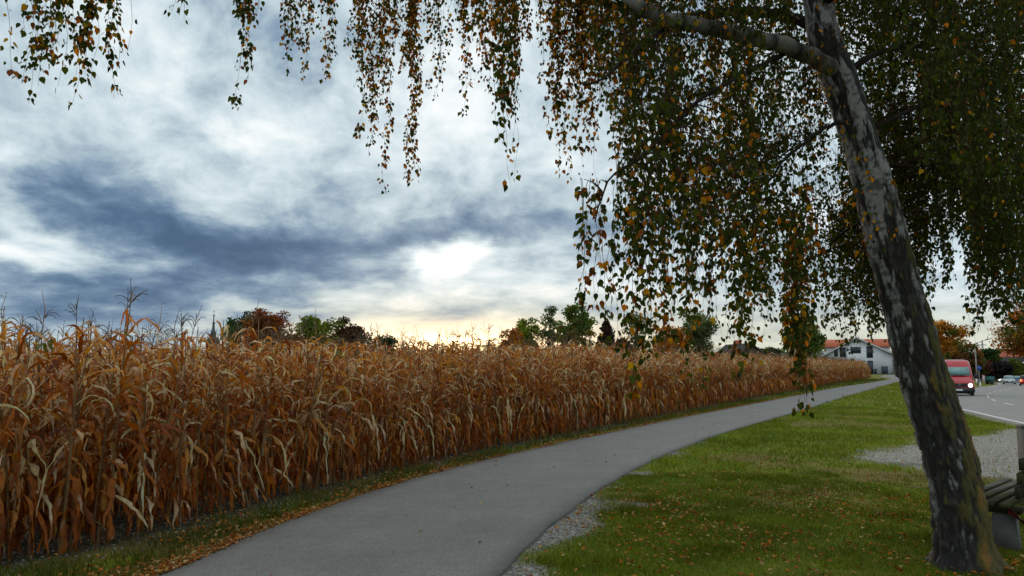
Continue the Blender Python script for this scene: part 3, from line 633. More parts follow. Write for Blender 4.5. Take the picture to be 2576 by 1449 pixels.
for (u, vb, Yd, ns, au, spd, bare) in EX:
    top_v = -120 - random.random() * 120
    if u in (1472, 1482, 1510, 1518) and vb > 600: top_v = 440
    elif u > 1560: top_v = vb - random.uniform(380, 560)
    hang(u, vb + 14, Yd, zlen(top_v, vb, Yd), ns, spd * .85, au, random.uniform(.034, .042), (.019 if Yd < 6 else .017), bare, attach=u > 1330)
# the hanging curtain: (u range, bottom v range, distance range, autumn, count)
MASS = [(1640, 2050, 200, 380, 4.7, 5.7, .25, 12), (2120, 2420, 60, 330, 5.2, 6.2, .05, 40), (2060, 2240, 790, 892, 4.8, 6.6, .03, 24), 
    (1560, 1700, 560, 900, 4.3, 5.2, .28, 17), (1560, 1720, 300, 620, 4.6, 6.5, .35, 20), (1660, 1860, 650, 930, 4.3, 5.4, .24, 22), (1700, 1900, 420, 760, 4.6, 6.6, .25, 30),
    (1840, 2000, 560, 900, 5.5, 8.0, .06, 30), (1850, 2100, 350, 650, 5.6, 8.5, .14, 46), (1960, 2180, 600, 920, 4.8, 7.5, .15, 40), (2040, 2250, 640, 880, 6.8, 9.0, .04, 46),
    (1490, 1700, 60, 330, 5.4, 7.8, .40, 38), (1560, 2060, 120, 420, 5.2, 8.0, .24, 70), (1650, 2150, -20, 240, 5.0, 8.0, .15, 70), (1180, 1500, -40, 130, 6.0, 8.4, .5, 30),
    (2120, 2350, 350, 720, 6.9, 9.5, .05, 80), (2180, 2340, 520, 820, 6.9, 9.5, .03, 46), (2150, 2620, 60, 420, 6.8, 9.5, .03, 175), (2250, 2620, 330, 640, 6.6, 9.5, .03, 140), (2250, 2620, 60, 560, 4.4, 6.0, .06, 45),
    (2300, 2420, 560, 740, 6.5, 9.0, .02, 26), (2430, 2520, 600, 780, 6.0, 8.5, .02, 34), (2470, 2512, 760, 868, 5.6, 6.6, .02, 9), (2528, 2620, 640, 850, 5.6, 8.5, .03, 50), (2100, 2620, -120, 160, 5.0, 9.5, .05, 150)]
for (u0, u1, v0, v1, y0, y1, au, n) in MASS:
    for i in range(n):
        u = random.uniform(u0, u1); vb = random.uniform(v0, v1); Yd = random.uniform(y0, y1)
        # keep the stem clear: nothing hangs in front of it lower down
        tu = np.interp(vb, [0, 300, 500, 700, 850, 1000], [2060, 2146, 2208, 2256, 2297, 2342])
        if abs(u - tu) < 130 and Yd < 7.0: Yd = random.uniform(7.0, 9.0)
        top_ok = abs(u - 2110) < 120 and Yd < 7.0
        if top_ok: continue
        hang(u, vb, Yd, random.uniform(.6, 1.5), random.choice((2, 3, 3, 4)), random.uniform(.04, .09), max(0, min(.7, random.gauss(au * .62, au * .5))), random.uniform(.030, .040), .029, .05, yellow=.75)
for i in range(120):                     # a few leaves before the stem
    u, vb = random.choice([(2095, 230), (2130, 370), (2150, 470), (2165, 520), (2070, 120), (2200, 640), (2090, 260), (2105, 330), (2110, 420), (2180, 560), (2190, 610), (2060, 190)]); hang(u + random.gauss(0, 25), vb + random.gauss(0, 60), 6.0, .12, 1, .02, .5, .035, .03, .3, attach=False, yellow=.9)
for i in range(520):                    # the rest of the crown, above the picture
    r = 5.2 * math.sqrt(random.random()); a_ = random.random() * 6.28; zt = random.uniform(5.2, 11.5); r *= math.sqrt(max(.15, 1 - ((zt - 6) / 6)**2))
    x, y = 2.2 + r * math.cos(a_), 5.4 + r * math.sin(a_)
    zmin = CH + max(y, .3) * .53 + .1 if y > 0 else 2.6
    zb = max(zt - random.uniform(.8, 1.8), zmin)
    hang(0, 0, 0, max(.4, zt - zb), 2, .2, .15, .085, .06, 0, attach=False, pos=(x, y, zb))
for i in range(230):                    # unseen crown twigs added over and beside the camera to shade tree and lawn
    x, y = random.uniform(1.2, 8.5), random.uniform(-3.0, 4.5)
    zmin = max(2.7, CH + max(y, 0) * .56 + .25); zb = zmin + random.random() * 2.6
    hang(0, 0, 0, random.uniform(.8, 1.6), 2, .22, .12, .085, .055, 0, attach=False, pos=(x, y, zb))
tw.build('twigs', M_wood, birch)
LP, LD, LS, LCc = map(np.array, (leafP, leafD, leafS, leafC))
def leaf_mesh(P, D, S, C, mbx, rng, droop=0.0):
    n = len(P); D = D / np.linalg.norm(D, axis=1)[:, None]; R = rng.normal(size=(n, 3)); A = np.cross(D, R); A /= np.linalg.norm(A, axis=1)[:, None]; B = np.cross(D, A)
    f = rng.uniform(.0, .35, n)[:, None]; cu = rng.uniform(-.15, .35, n)[:, None]; S = S[:, None]; w = rng.uniform(.75, 1.0, n)[:, None]
    v = [P, P + S * (D * .18 - A * .40 * w + B * f * .3), P + S * (D * .52 - A * .42 * w + B * (f * .3 + cu * .3)), P + S * (D * 1.12 + B * cu), P + S * (D * .52 + A * .42 * w + B * (f * .3 + cu * .3)), P + S * (D * .18 + A * .40 * w + B * f * .3), P + S * (D * .55 + B * cu * .2)]
    V = np.stack(v, 1).reshape(-1, 3); i = np.arange(n)[:, None] * 7
    q = np.concatenate([i + np.array([[0, 1, 2, 6]]), i + np.array([[0, 6, 4, 5]])]); t_ = np.concatenate([i + np.array([[6, 2, 3]]), i + np.array([[6, 3, 4]])])
    mbx.add(V, [q, t_], np.repeat(C, 7, 0))
lm = MB(); leaf_mesh(LP - BO, LD, LS, LCc, lm, RNG); lm.build('crown', M_leaf, birch)
print('birch leaves', len(LP), 'plants', len(plants))

# ------------------------------------------------------------------ grass, stones, litter
def scatter_grass(n, xr, yr, keep, hgt, wid, cols, name=None, mbx=None):
    x = RNG.uniform(*xr, n); y = RNG.uniform(*yr, n); k = keep(x, y); x, y = x[k], y[k]; n = len(x); z = terr(x, y) - .004
    h = hgt * RNG.uniform(.5, 1.4, n) * (.45 + 1.5 * fbm(x * 1.9, y * 1.9, 4.2)**1.6 + 1.6 * sstep(vnoise(x * 2.3, y * 2.3, 8), .78, .92)); w = wid * RNG.uniform(.6, 1.3, n); a = RNG.random(n) * 2 * PI; l = RNG.uniform(.1, .9, n) * h
    d = np.stack([np.cos(a), np.sin(a)], 1); a2 = RNG.random(n) * 2 * PI; s = np.stack([np.cos(a2), np.sin(a2)], 1) * w[:, None] / 2
    P = np.stack([x, y, z], 1); o = lambda xy, zz: np.concatenate([xy, zz[:, None]], 1)
    V = np.stack([P + o(-s, 0 * z), P + o(s, 0 * z), P + o(d * l[:, None] * .4 + s * .7, h * .65), P + o(d * l[:, None] * .4 - s * .7, h * .65), P + o(d * l[:, None], h)], 1).reshape(-1, 3)
    i = np.arange(n)[:, None] * 5; cols = np.array(cols); c = cols[RNG.integers(0, len(cols), n)] * RNG.uniform(.7, 1.25, (n, 1))
    pt = sstep(fbm(x * .8, y * 1.1, 2.2), .4, .65)[:, None]; c = c * (.8 + .35 * pt)
    mbx.add(V, [i + np.array([[0, 1, 2, 3]]), i + np.array([[3, 2, 4]])], np.repeat(c, 5, 0))
gm = MB(); GR = [(.105, .16, .006), (.13, .19, .008), (.08, .125, .007), (.17, .21, .012), (.20, .18, .03)]
def keep_lawn(x, y):
    nn = fbm(x * 1.3, y * 1.3, 3.3); g = gravel_mask(x, y, nn); n2 = fbm(x * .35, y * .5, 9.1); n3 = fbm(x * 4, y * 4, 5.1); dr = sstep(n2 * .6 + n3 * .4, .53, .66)
    return (x - xint(PRt, y) > .04) & (xint(RoadE, y) - x > .6) & (RNG.random(len(x)) > g * .97) & (RNG.random(len(x)) > dr * .7) & (x < .72 * y + 1.5)
def keep_verge(x, y):
    d = xint(PL, y) - x; e = x - xint(CE, y); r = RNG.random(len(x))
    return (d > .05) & (e > -.35) & (r < sstep(d, .05, .35) * .8 + .2) & (r < sstep(e + (fbm(x * 1.5, y * 1.5, 3.3) - .5) * 1.2, -.15, .5) + .06)
scatter_grass(330000, (-1, 9), (3.5, 12), keep_lawn, .033, .0060, np.array(GR) * .9, mbx=gm)
scatter_grass(230000, (0, 22), (12, 32), keep_lawn, .055, .012, np.array(GR) * 1.2, mbx=gm)
scatter_grass(120000, (8, 55), (32, 92), keep_lawn, .08, .035, np.array(GR) * 1.3, mbx=gm)
VG = [(.055, .09, .010), (.07, .115, .010), (.045, .07, .010), (.11, .12, .02), (.20, .13, .04)]
scatter_grass(190000, (-6, 1), (3.5, 15), keep_verge, .055, .0065, VG, mbx=gm)
scatter_grass(120000, (-2, 14), (15, 38), keep_verge, .08, .014, VG, mbx=gm)
scatter_grass(50000, (9, 50), (38, 95), keep_verge, .12, .04, VG, mbx=gm)
gm.build('grass', M_grass, label='short green grass of the lawn and the verge', cat='grass', kind='stuff')
# fallen leaves
fx = []; 
def addf(n, xr, yr, keep, sz, dens=None):
    x = RNG.uniform(*xr, n); y = RNG.uniform(*yr, n); k = keep(x, y); x, y = x[k], y[k]; fx.append(np.stack([x, y, np.full(len(x), sz)], 1))
tx, ty = TP[0][0], TP[0][1]
addf(17000, (-.5, 9), (3.6, 17), lambda x, y: (x - xint(PRt, y) > .05) & (RNG.random(len(x)) < (.10 + .90 * np.exp(-((x - tx + .6)**2 + (y - ty)**2) / 16)) * (.3 + 1.3 * sstep(fbm(x * 1.1, y * 1.1, 8), .42, .62))), .038)
addf(26000, (-5, 24), (3.6, 50), lambda x, y: (np.abs(xint(PL, y) - x - .09) < .14 * RNG.random(len(x)) + .02) & (RNG.random(len(x)) < .25 + sstep(fbm(x * 2, y * 2, 6), .4, .6)), .032)
addf(30000, (-5, 20), (3.6, 30), lambda x, y: (xint(PL, y) - x > .1) & (x - xint(CE, y) > -.6) & (RNG.random(len(x)) < .35), .03)
addf(1500, (-3, 9), (4, 30), lambda x, y: (x > xint(PL, y)) & (x < xint(PRt, y)) & (RNG.random(len(x)) < .22), .035)
yv = 3.6 + 44 * RNG.random(9000)**1.7; xv = xint(PL, yv) - np.abs(RNG.exponential(.13, 9000)) + .03; kk = RNG.random(9000) < .15 + 1.1 * sstep(fbm(xv * 1.6, yv * 1.6, 6), .38, .6); fx.append(np.stack([xv[kk], yv[kk], np.full(kk.sum(), .034)], 1))
yv = 3.6 + 30 * RNG.random(6000)**1.7; xv = xint(PL, yv) - 1.3 * RNG.random(6000); kk = (xv > xint(CE, yv) - .4) & (RNG.random(6000) < sstep(fbm(xv * 1.3, yv * 1.3, 3), .42, .58)); fx.append(np.stack([xv[kk], yv[kk], np.full(kk.sum(), .032)], 1))
fx = np.concatenate(fx); n = len(fx); onp = (fx[:, 0] > xint(PL, fx[:, 1])) & (fx[:, 0] < xint(PRt, fx[:, 1]))
P = np.stack([fx[:, 0], fx[:, 1], terr(fx[:, 0], fx[:, 1]) + np.where(onp, .038, .022 + .02 * RNG.random(n))], 1); a = RNG.random(n) * 6.28
D = np.stack([np.cos(a), np.sin(a), RNG.normal(0, .25, n)], 1)
cl_ = np.array([(.42, .21, .05), (.38, .12, .02), (.42, .26, .10), (.26, .07, .02), (.46, .15, .015), (.50, .34, .15)])[RNG.integers(0, 6, n)] * RNG.uniform(.7, 1.2, (n, 1))
S = fx[:, 2] * RNG.uniform(.6, 1.35, n)
Dn = D / np.linalg.norm(D, axis=1)[:, None]; Aa = np.cross(Dn, [0, 0, 1.0]) + RNG.normal(0, .18, (n, 3)); Aa /= np.linalg.norm(Aa, axis=1)[:, None]; Bb = np.cross(Aa, Dn); s = S[:, None]; cu = RNG.uniform(.1, .45, (n, 1))
V = np.stack([P, P + s * (.35 * Dn - .42 * Aa + Bb * cu), P + s * (Dn * 1.1 + Bb * cu * .8), P + s * (.35 * Dn + .42 * Aa + Bb * cu), P + s * .55 * Dn], 1).reshape(-1, 3); i = np.arange(n)[:, None] * 5
fm = MB(); fm.add(V, [np.concatenate([i + np.array([[0, 4, 1]]), i + np.array([[1, 4, 2]]), i + np.array([[2, 4, 3]]), i + np.array([[3, 4, 0]])])], np.repeat(cl_, 5, 0))
fm.build('fallen_leaves', M_litter, label='scattered orange and tan fallen leaves on lawn and path edge', cat='fallen leaves', kind='stuff')
# stones: field edge and gravel shoulder
def stones(n, xr, yr, keep, s0, s1, name, label, col):
    x = RNG.uniform(*xr, n); y = RNG.uniform(*yr, n); k = keep(x, y); x, y = x[k], y[k]; n = len(x)
    base = np.array([(1, 0, 0), (0, 1, 0), (-1, 0, 0), (0, -1, 0), (0, 0, .8), (0, 0, -.8)], float); S = RNG.uniform(s0, s1, n)
    V = base[None] * S[:, None, None] * RNG.uniform(.6, 1.3, (n, 6, 1)); a = RNG.random(n) * 6.28; c, s = np.cos(a)[:, None], np.sin(a)[:, None]
    V = np.stack([V[..., 0] * c - V[..., 1] * s + x[:, None], V[..., 0] * s + V[..., 1] * c + y[:, None], V[..., 2] + (terr(x, y) + S * .25)[:, None]], -1)
    f = np.array([(0, 1, 4), (1, 2, 4), (2, 3, 4), (3, 0, 4), (1, 0, 5), (2, 1, 5), (3, 2, 5), (0, 3, 5)]); i = np.arange(n)[:, None, None] * 6
    C = np.array(col) * RNG.uniform(.5, 1.3, (n, 1)); mb = MB(); mb.add(V.reshape(-1, 3), [(i + f[None]).reshape(-1, 3)], np.repeat(C, 6, 0))
    return mb.build(name, M_stone, label=label, cat=name, kind='stuff')
stones(60000, (-7, 4), (4, 22), lambda x, y: (xint(CE, y) - x > -.6) & (xint(CE, y) - x < 1.6) & (RNG.random(len(x)) < .4), .005, .022, 'stones', 'small pale stones on the soil under the corn edge', (.24, .24, .21))
stones(110000, (-1, 7), (4, 18), lambda x, y: (x - xint(PRt, y) > .01) & (RNG.random(len(x)) < gravel_mask(x, y, fbm(x * 1.3, y * 1.3, 3.3))), .004, .011, 'gravel', 'grey gravel along the right edge of the path', (.27, .275, .28))

# ------------------------------------------------------------------ background trees
def bgtree(name, label, cat, u0, u1, vtop, Yd, cols, dens=1.0, shape='round', base=None, group=None, hang_=0.0, zlow=.18, sparse=False):
    rs = np.random.default_rng(abs(hash((u0, vtop, Yd))) % (1 << 31)); uc = (u0 + u1) / 2; c = at(uc, vtop, Yd); z0 = T(c.x, Yd) if base is None else base
    H = c.z - z0; Wd = (u1 - u0) / F * Yd / 2
    root = empty(name, (c.x, Yd, z0 - .05), label=label, cat=cat, group=group)
    tr = MB(); r0 = max(.08, H * .016); tt = np.linspace(0, 1, 8)[:, None]; P = np.concatenate([np.cumsum(rs.normal(0, .02 * H / 8, (8, 2)), 0), tt * H * .9], 1); tr.tube(P, np.linspace(r0, r0 * .15, 8), 7, (.06, .045, .035))
    tr.build('trunk', M_wood, root)
    ncl = int((16 + Wd * 3 + H * 1.6) * (1.5 if not sparse else 1.0) * (2.2 if shape == 'cone' else 1)); cr = MB(); zc = H * (zlow + (1 - zlow) / 2); zr = H * (1 - zlow) / 2; LV = []; CC = []; lb = MB()
    for i in range(ncl):
        d = rs.normal(size=3); d /= np.linalg.norm(d); rad = rs.random()**.45
        if shape == 'cone': zf = rs.random()**1.3; a = rs.random() * 6.28; rr_ = (1 - zf)**.7 * Wd * rs.uniform(.5, 1.0); cc = np.array([math.cos(a) * rr_, math.sin(a) * rr_, H * (zlow + (1 - zlow) * zf)]); cr_r = Wd * .28 * (1.15 - zf)
        elif shape == 'tall': cc = np.array([d[0] * Wd * .75 * rad * (1 - .35 * max(d[2], 0)), d[1] * Wd * .75 * rad, zc + d[2] * zr * rad * .92]); cr_r = Wd * rs.uniform(.22, .4)
        else: cc = np.array([d[0] * Wd * .78 * rad, d[1] * Wd * .78 * rad, zc + d[2] * zr * .86 * rad]); cr_r = min(Wd, zr) * rs.uniform(.22, .42)
        m_ = int(120 * dens * rs.uniform(.6, 1.4)); q = rs.normal(size=(m_, 3)); q /= np.linalg.norm(q, axis=1)[:, None]; q *= (rs.random((m_, 1))**.4) * cr_r * np.array([1, 1, .8 + hang_])
        LV.append(cc + q); CC.append(np.array(cols[rs.integers(0, len(cols))]) * rs.uniform(.65, 1.35) * rs.uniform(.7, 1.3, (m_, 1)))
        if i % 3 == 0:
            b0 = np.array([0, 0, max(H * .12, cc[2] * .55)]); tl = np.linspace(0, 1, 5)[:, None]; lb.tube(b0 * (1 - tl) + cc * tl + [0, 0, .0], np.linspace(r0 * .4, r0 * .1, 5), 4, (.055, .04, .03), False)
    lb.build('limbs', M_wood, root)
    V = np.concatenate(LV); C = np.concatenate(CC) * 1.5; V[:, 0] *= Wd / np.percentile(abs(V[:, 0]), 98.5); V[:, 1] *= Wd / np.percentile(abs(V[:, 1]), 98.5); zt = np.percentile(V[:, 2], 99.6); V[:, 2] = np.clip(V[:, 2] * H / zt, .05, H * 1.02); n = len(V); D = rs.normal(size=(n, 3)); D[:, 2] -= .4 + hang_ * 3; S = np.full(n, Yd / 130 * .33) * rs.uniform(.6, 1.4, n)
    leaf_mesh(V, D, S * (1 if not sparse else .8), C, cr, rs); cr.build('crown', M_bgleaf, root); return root
DG = [(.022, .045, .016), (.03, .06, .02), (.04, .065, .018)]; RB = [(.13, .045, .022), (.17, .06, .02), (.09, .04, .02)]; YG = [(.10, .13, .02), (.14, .16, .025), (.07, .10, .02)]
OB = [(.05, .028, .018), (.07, .035, .02), (.04, .025, .015)]; OR = [(.28, .11, .015), (.22, .08, .015), (.33, .15, .02)]; GG = [(.08, .10, .045), (.06, .085, .035), (.11, .12, .05)]; GO = [(.09, .12, .03), (.06, .10, .025), (.16, .12, .03)]
bgtree('broadleaf_tree', 'round dark green tree beyond the corn, just right of the church spire', 'tree', 570, 655, 785, 160, DG)
bgtree('broadleaf_tree', 'reddish brown autumn tree beyond the corn beside the round dark green one', 'tree', 632, 738, 780, 150, RB, .8)
bgtree('broadleaf_tree', 'yellow green tree beyond the corn, left of the dark brown oak', 'tree', 745, 850, 798, 145, YG)
bgtree('oak_tree', 'dark brown rounded oak beyond the corn, right of the yellow green tree', 'tree', 828, 926, 802, 155, OB, .8)
bgtree('bush', 'low dark bush beyond the corn between the brown oak and the sunset glow', 'bush', 926, 1004, 846, 150, DG, .7)
bgtree('bush', 'low brown bush filling the gap between red brown and yellow green trees', 'bush', 690, 770, 840, 140, [(.10, .07, .03), (.14, .06, .03)], .8)
bgtree('broadleaf_tree', 'orange tree at the right edge of the sunset glow', 'tree', 1258, 1325, 828, 130, OR, .6)
bgtree('broadleaf_tree', 'yellow green tree with a small round top right of the sunset glow', 'tree', 1290, 1354, 803, 138, YG, .8)
bgtree('birch', 'thin grey green birch left of the tallest green birch', 'tree', 1352, 1414, 771, 140, GG, .6, 'tall', sparse=True)
bgtree('birch', 'tallest dense green birch beyond the corn', 'tree', 1406, 1494, 765, 130, GO, 1.0, 'tall')
bgtree('conifer_tree', 'small dark reddish conifer beyond the corn right of the tallest birch', 'tree', 1494, 1556, 809, 125, [(.05, .025, .02), (.035, .03, .02)], 1.0, 'cone')
bgtree('birch', 'loose pale birch beyond the corn, right of the dark conifer', 'tree', 1563, 1630, 788, 130, GG, .6, 'tall', sparse=True)
bgtree('broadleaf_tree', 'broad orange tree behind the hanging birch twigs', 'tree', 1630, 1730, 822, 135, OR, .6)
bgtree('birch', 'wide loose birch behind the hanging twigs, left of the dark barn roof', 'tree', 1700, 1795, 780, 140, GG, .8, 'round')
bgtree('bush', 'low dark bushes beyond the corn between barn and white house', 'bush', 1880, 1965, 876, 165, DG, .8)
bgtree('bush', 'dark shrub beyond the corn left of the barn', 'bush', 1540, 1600, 852, 128, OB, .8)
bgtree('birch', 'drooping green birch at the left end of the white house', 'tree', 1975, 2062, 800, 150, GO, 1.0, 'tall', hang_=.3)
bgtree('broadleaf_tree', 'orange autumn tree behind the red van', 'tree', 2335, 2424, 808, 135, OR + GO[:1], .9)
bgtree('bush', 'brown bush below the orange tree behind the van', 'bush', 2385, 2458, 866, 128, [(.10, .05, .02), (.05, .06, .02), (.14, .07, .02)])
bgtree('broadleaf_tree', 'dark round green tree between the two pylons', 'tree', 2452, 2510, 878, 190, DG + [(.09, .06, .02)])
bgtree('bush', 'dark purple brown shrub in front of the dark roofed house', 'bush', 2478, 2540, 912, 165, [(.018, .014, .014), (.025, .02, .02)], 1.4)
bgtree('bush', 'red brown bush beside the street lamp pole', 'bush', 2436, 2482, 902, 150, [(.07, .025, .018), (.05, .045, .015)])
bgtree('broadleaf_tree', 'tall orange and green tree at the right edge above the red car', 'tree', 2526, 2690, 768, 200, [(.25, .08, .015), (.10, .09, .03), (.17, .07, .02)], 1.3)
bgtree('bush', 'green bush at the right edge below the tall orange tree', 'bush', 2530, 2570, 905, 190, [(.07, .09, .02)])

# ------------------------------------------------------------------ buildings
M_wall = simple('white_render', (.72, .74, .76), .9, var=.06, scale=1.2); M_tile = simple('orange_tile', (.46, .11, .045), .8, var=.25, scale=3)
M_dark = simple('dark_window', (.03, .035, .045), .25, var=.3); M_grey = simple('grey_render', (.30, .31, .34), .85, var=.15); M_trim = simple('brown_trim', (.10, .075, .06), .7)
M_darkroof = simple('dark_roof', (.035, .03, .032), .85, var=.3, scale=2); M_redroof = simple('red_roof', (.42, .10, .06), .8, var=.2, scale=2); M_conc = simple('concrete', (.12, .122, .12), .9, var=.25, scale=14)
def house():
    Yh = 170.0; k = Yh / F; gx = lambda crop: (2700 + crop / 3.963) / 1.41615; 
    ca_ = math.cos(math.atan2((gx(1375) - CU) * k, Yh)); x0_ = (gx(1375) - CU) * k
    X = lambda crop: x0_ + ((gx(crop) - CU) * k - x0_) * ca_
    z0 = T(X(1375), Yh) - .05; cx = X(1375); th_ = -math.atan2(cx, Yh); o = empty('white_house', (cx, Yh, z0), th_, label='white two storey house with orange tiled roof beyond the end of the corn', cat='house')
    x = lambda c: X(c) - cx; Z = lambda c: (1008 - c) / 63.0
    w = MB(); xl, xr_ = x(885), x(1872); w.prism([(xl, 0), (xr_, 0), (xr_, Z(722)), (x(1382), Z(520)), (xl, Z(752))], 0, 9, 'y'); w.box(((xl + xr_) / 2 + .0, 13.5, 3.2), (xr_ - xl - .02, 9, 6.4)); w.build('wall', M_wall, o)
    r = MB(); a_, b_ = x(850), x(1885)   # main roof, ridge across
    r.prism([(9.0 - .6, 6.35), (13.5, 8.15), (18.6, 6.35), (18.6, 6.15), (13.5, 7.95), (8.4, 6.15)][::-1], a_, b_, 'x'); rr = r.build('roof', M_tile, o)
    g = MB()
    for (p, q) in (((x(860), Z(775)), (x(1382), Z(505))), ((x(1382), Z(505)), (x(1905), Z(745)))):
        g.prism([(p[0], p[1]), (q[0], q[1]), (q[0], q[1] + .28), (p[0], p[1] + .28)], -.6, 8.3, 'y')
    g.build('gable_roof', simple('gable_roof_tile', (.20, .15, .14), .8), o)
    g = MB()
    for (p, q) in (((x(860), Z(775)), (x(1382), Z(505))), ((x(1382), Z(505)), (x(1905), Z(745)))):
        g.prism([(p[0], p[1] - .05), (q[0], q[1] - .05), (q[0], q[1] + .18), (p[0], p[1] + .18)], -.68, -.61, 'y')
    g.build('barge_board', M_wall, o)
    for (c0, c1, t, bt) in ((1140, 1225, 640, 768), (1295, 1435, 633, 712), (1520, 1600, 623, 777), (1435, 1490, 823, 880), (1060, 1110, 640, 760)):
        f = MB(); f.box(((x(c0) + x(c1)) / 2, -.03, (Z(t) + Z(bt)) / 2), (x(c1) - x(c0) + .16, .06, Z(t) - Z(bt) + .16)); fr = f.build('window', M_grey, o)
        p = MB(); wd = x(c1) - x(c0)
        for s_ in (-1, 1): p.box(((x(c0) + x(c1)) / 2 + s_ * wd * .25, -.075, (Z(t) + Z(bt)) / 2), (wd * .47, .03, Z(t) - Z(bt)))
        p.build('pane', M_dark, fr)
    d = MB(); d.box(((x(1525) + x(1600)) / 2, -.04, (Z(820) + 0) / 2), (x(1600) - x(1525), .08, Z(820))); dd = d.build('door', M_dark, o)
    h = MB(); h.box((x(1590), -.11, 1.1), (.05, .06, .25)); h.build('handle', M_grey, dd)
    d = MB(); d.box(((x(1715) + x(1800)) / 2, -.06, .9), (x(1800) - x(1715), .12, 1.75)); d.build('shutter', simple('slate_board', (.05, .065, .10), .6), o)
    d = MB(); d.box(((xl + xr_) / 2, -.02, .1), (xr_ - xl, .04, .2)); d.build('plinth', M_dark, o)
    d = MB(); d.tube([(x(1868), -.12, 0.1), (x(1868), -.12, 4.2)], .06, 6); d.build('downpipe', M_grey, o)
    b_ = MB(); bx = X(1625); b_.box((0, 0, .55), (.6, .6, 1.1)); b_.box((0, -.02, 1.13), (.66, .68, .07)); pos = lambda lx, ly: (cx + lx * math.cos(th_) - ly * math.sin(th_), Yh + lx * math.sin(th_) + ly * math.cos(th_), z0)
    o2 = empty('wheelie_bin', pos(bx - cx, -.8), th_, label='small dark bin standing at the front wall of the white house', cat='bin')
    b_ = MB(); b_.prism([(-.25, .06), (.25, .06), (.31, 1.05), (-.31, 1.05)], -.33, .33, 'y'); b_.build('body', M_dark, o2); b_ = MB(); b_.box((0, -.03, 1.09), (.68, .74, .07)); b_.build('lid', M_darkroof, o2)
    b_ = MB(); b_.tube([(-.3, .3, .1), (.3, .3, .1)], .1, 10); b_.build('wheel', M_dark, o2)
    s = empty('garage', pos(X(1960) - cx, 2), th_, label='low grey garage at the right side of the white house', cat='garage'); w = MB(); w.box((0, 3, 1.0 + .35), (4.4, 6, 2.7)); w.build('wall', M_grey, s); w = MB(); w.prism([(-2.4, 2.7), (2.4, 2.7), (2.4, 2.85), (0, 3.7), (-2.4, 2.85)], -.3, 6.3, 'y'); w.build('roof', M_darkroof, s); w = MB(); w.box((0, -.03, 1.1), (2.4, .05, 2.1)); w.build('door', simple('garage_door', (.4, .4, .42), .6), s)
    yd = MB(); yd.box((0, 0, 0), (26, 6, .05)); ob = yd.build('forecourt', M_conc, kind='structure'); ob.location = pos(4, -4); ob.location.z += .05; ob.rotation_euler.z = th_
house()
def simple_house(name, label, u, Yd, w, d, he, hr, wall, roof, rz=0.0, ridge='x', wins=3, base=None):
    x = (u - CU) / F * Yd; z0 = (T(x, Yd) if base is None else base) - .05; o = empty(name, (x, Yd, z0), rz, label=label, cat='house' if 'barn' not in name else 'barn')
    m_ = MB()
    if ridge == 'x': m_.prism([(-d / 2, 0), (d / 2, 0), (d / 2, he), (0, hr - .1), (-d / 2, he)][::-1], -w / 2, w / 2, 'x')
    else: m_.prism([(-w / 2, 0), (w / 2, 0), (w / 2, he), (0, hr - .1), (-w / 2, he)], -d / 2, d / 2, 'y')
    m_.build('wall', wall, o); r = MB(); e = .5; a_ = (d if ridge == 'x' else w) / 2
    sl = (hr - he) / a_; pts = [(-a_ - e, he - sl * e), (0, hr), (a_ + e, he - sl * e), (a_ + e, he - sl * e + .2), (0, hr + .22), (-a_ - e, he - sl * e + .2)]
    r.prism(pts, -(w if ridge == 'x' else d) / 2 - .4, (w if ridge == 'x' else d) / 2 + .4, 'x' if ridge == 'x' else 'y'); rr = r.build('roof', roof, o)
    c = MB(); c.box((w * .2 if ridge == 'x' else .0, .3, hr + .25), (.6, .6, 1.1)); c.build('chimney', M_redroof, rr)
    for i in range(wins):
        xx_ = -w / 2 + w * (i + .7) / (wins + .4); p = MB(); p.box((xx_, -d / 2 - .03, he * .55), (1.1, .06, 1.2)); f = p.build('window', M_grey, o); p = MB(); p.box((xx_, -d / 2 - .07, he * .55), (.9, .03, 1.0)); p.build('pane', M_dark, f)
    return o, rr
simple_house('barn', 'dark roofed barn half hidden by the corn behind the hanging twigs', 1856, 125, 7.0, 9, 2.4, 5.1, M_trim, M_darkroof, .15, 'y', 2)
o, rr = simple_house('dark_roof_house', 'dark roofed house with one skylight behind the dark shrub', 2528, 195, 13, 10, 2.7, 6.0, simple('shed_wall', (.10, .10, .10), .9), M_darkroof, -.1, 'x', 3)
p = MB(); p.box((2.8, -2.6, 4.75), (1.2, .9, .06), tilt=('X', .58)); p.build('skylight', simple('skylight_glass', (.7, .75, .8), .15), rr)
simple_house('red_roof_house', 'distant house with red roof above the dark roofed house', 2529, 330, 26, 12, 5.6, 11.4, M_wall, M_redroof, .1, 'x', 4)
simple_house('pale_house', 'white house with light walls cut off by the right edge behind the red car', 2585, 240, 9, 9, 3.2, 5.2, M_wall, M_darkroof, .0, 'y', 2)
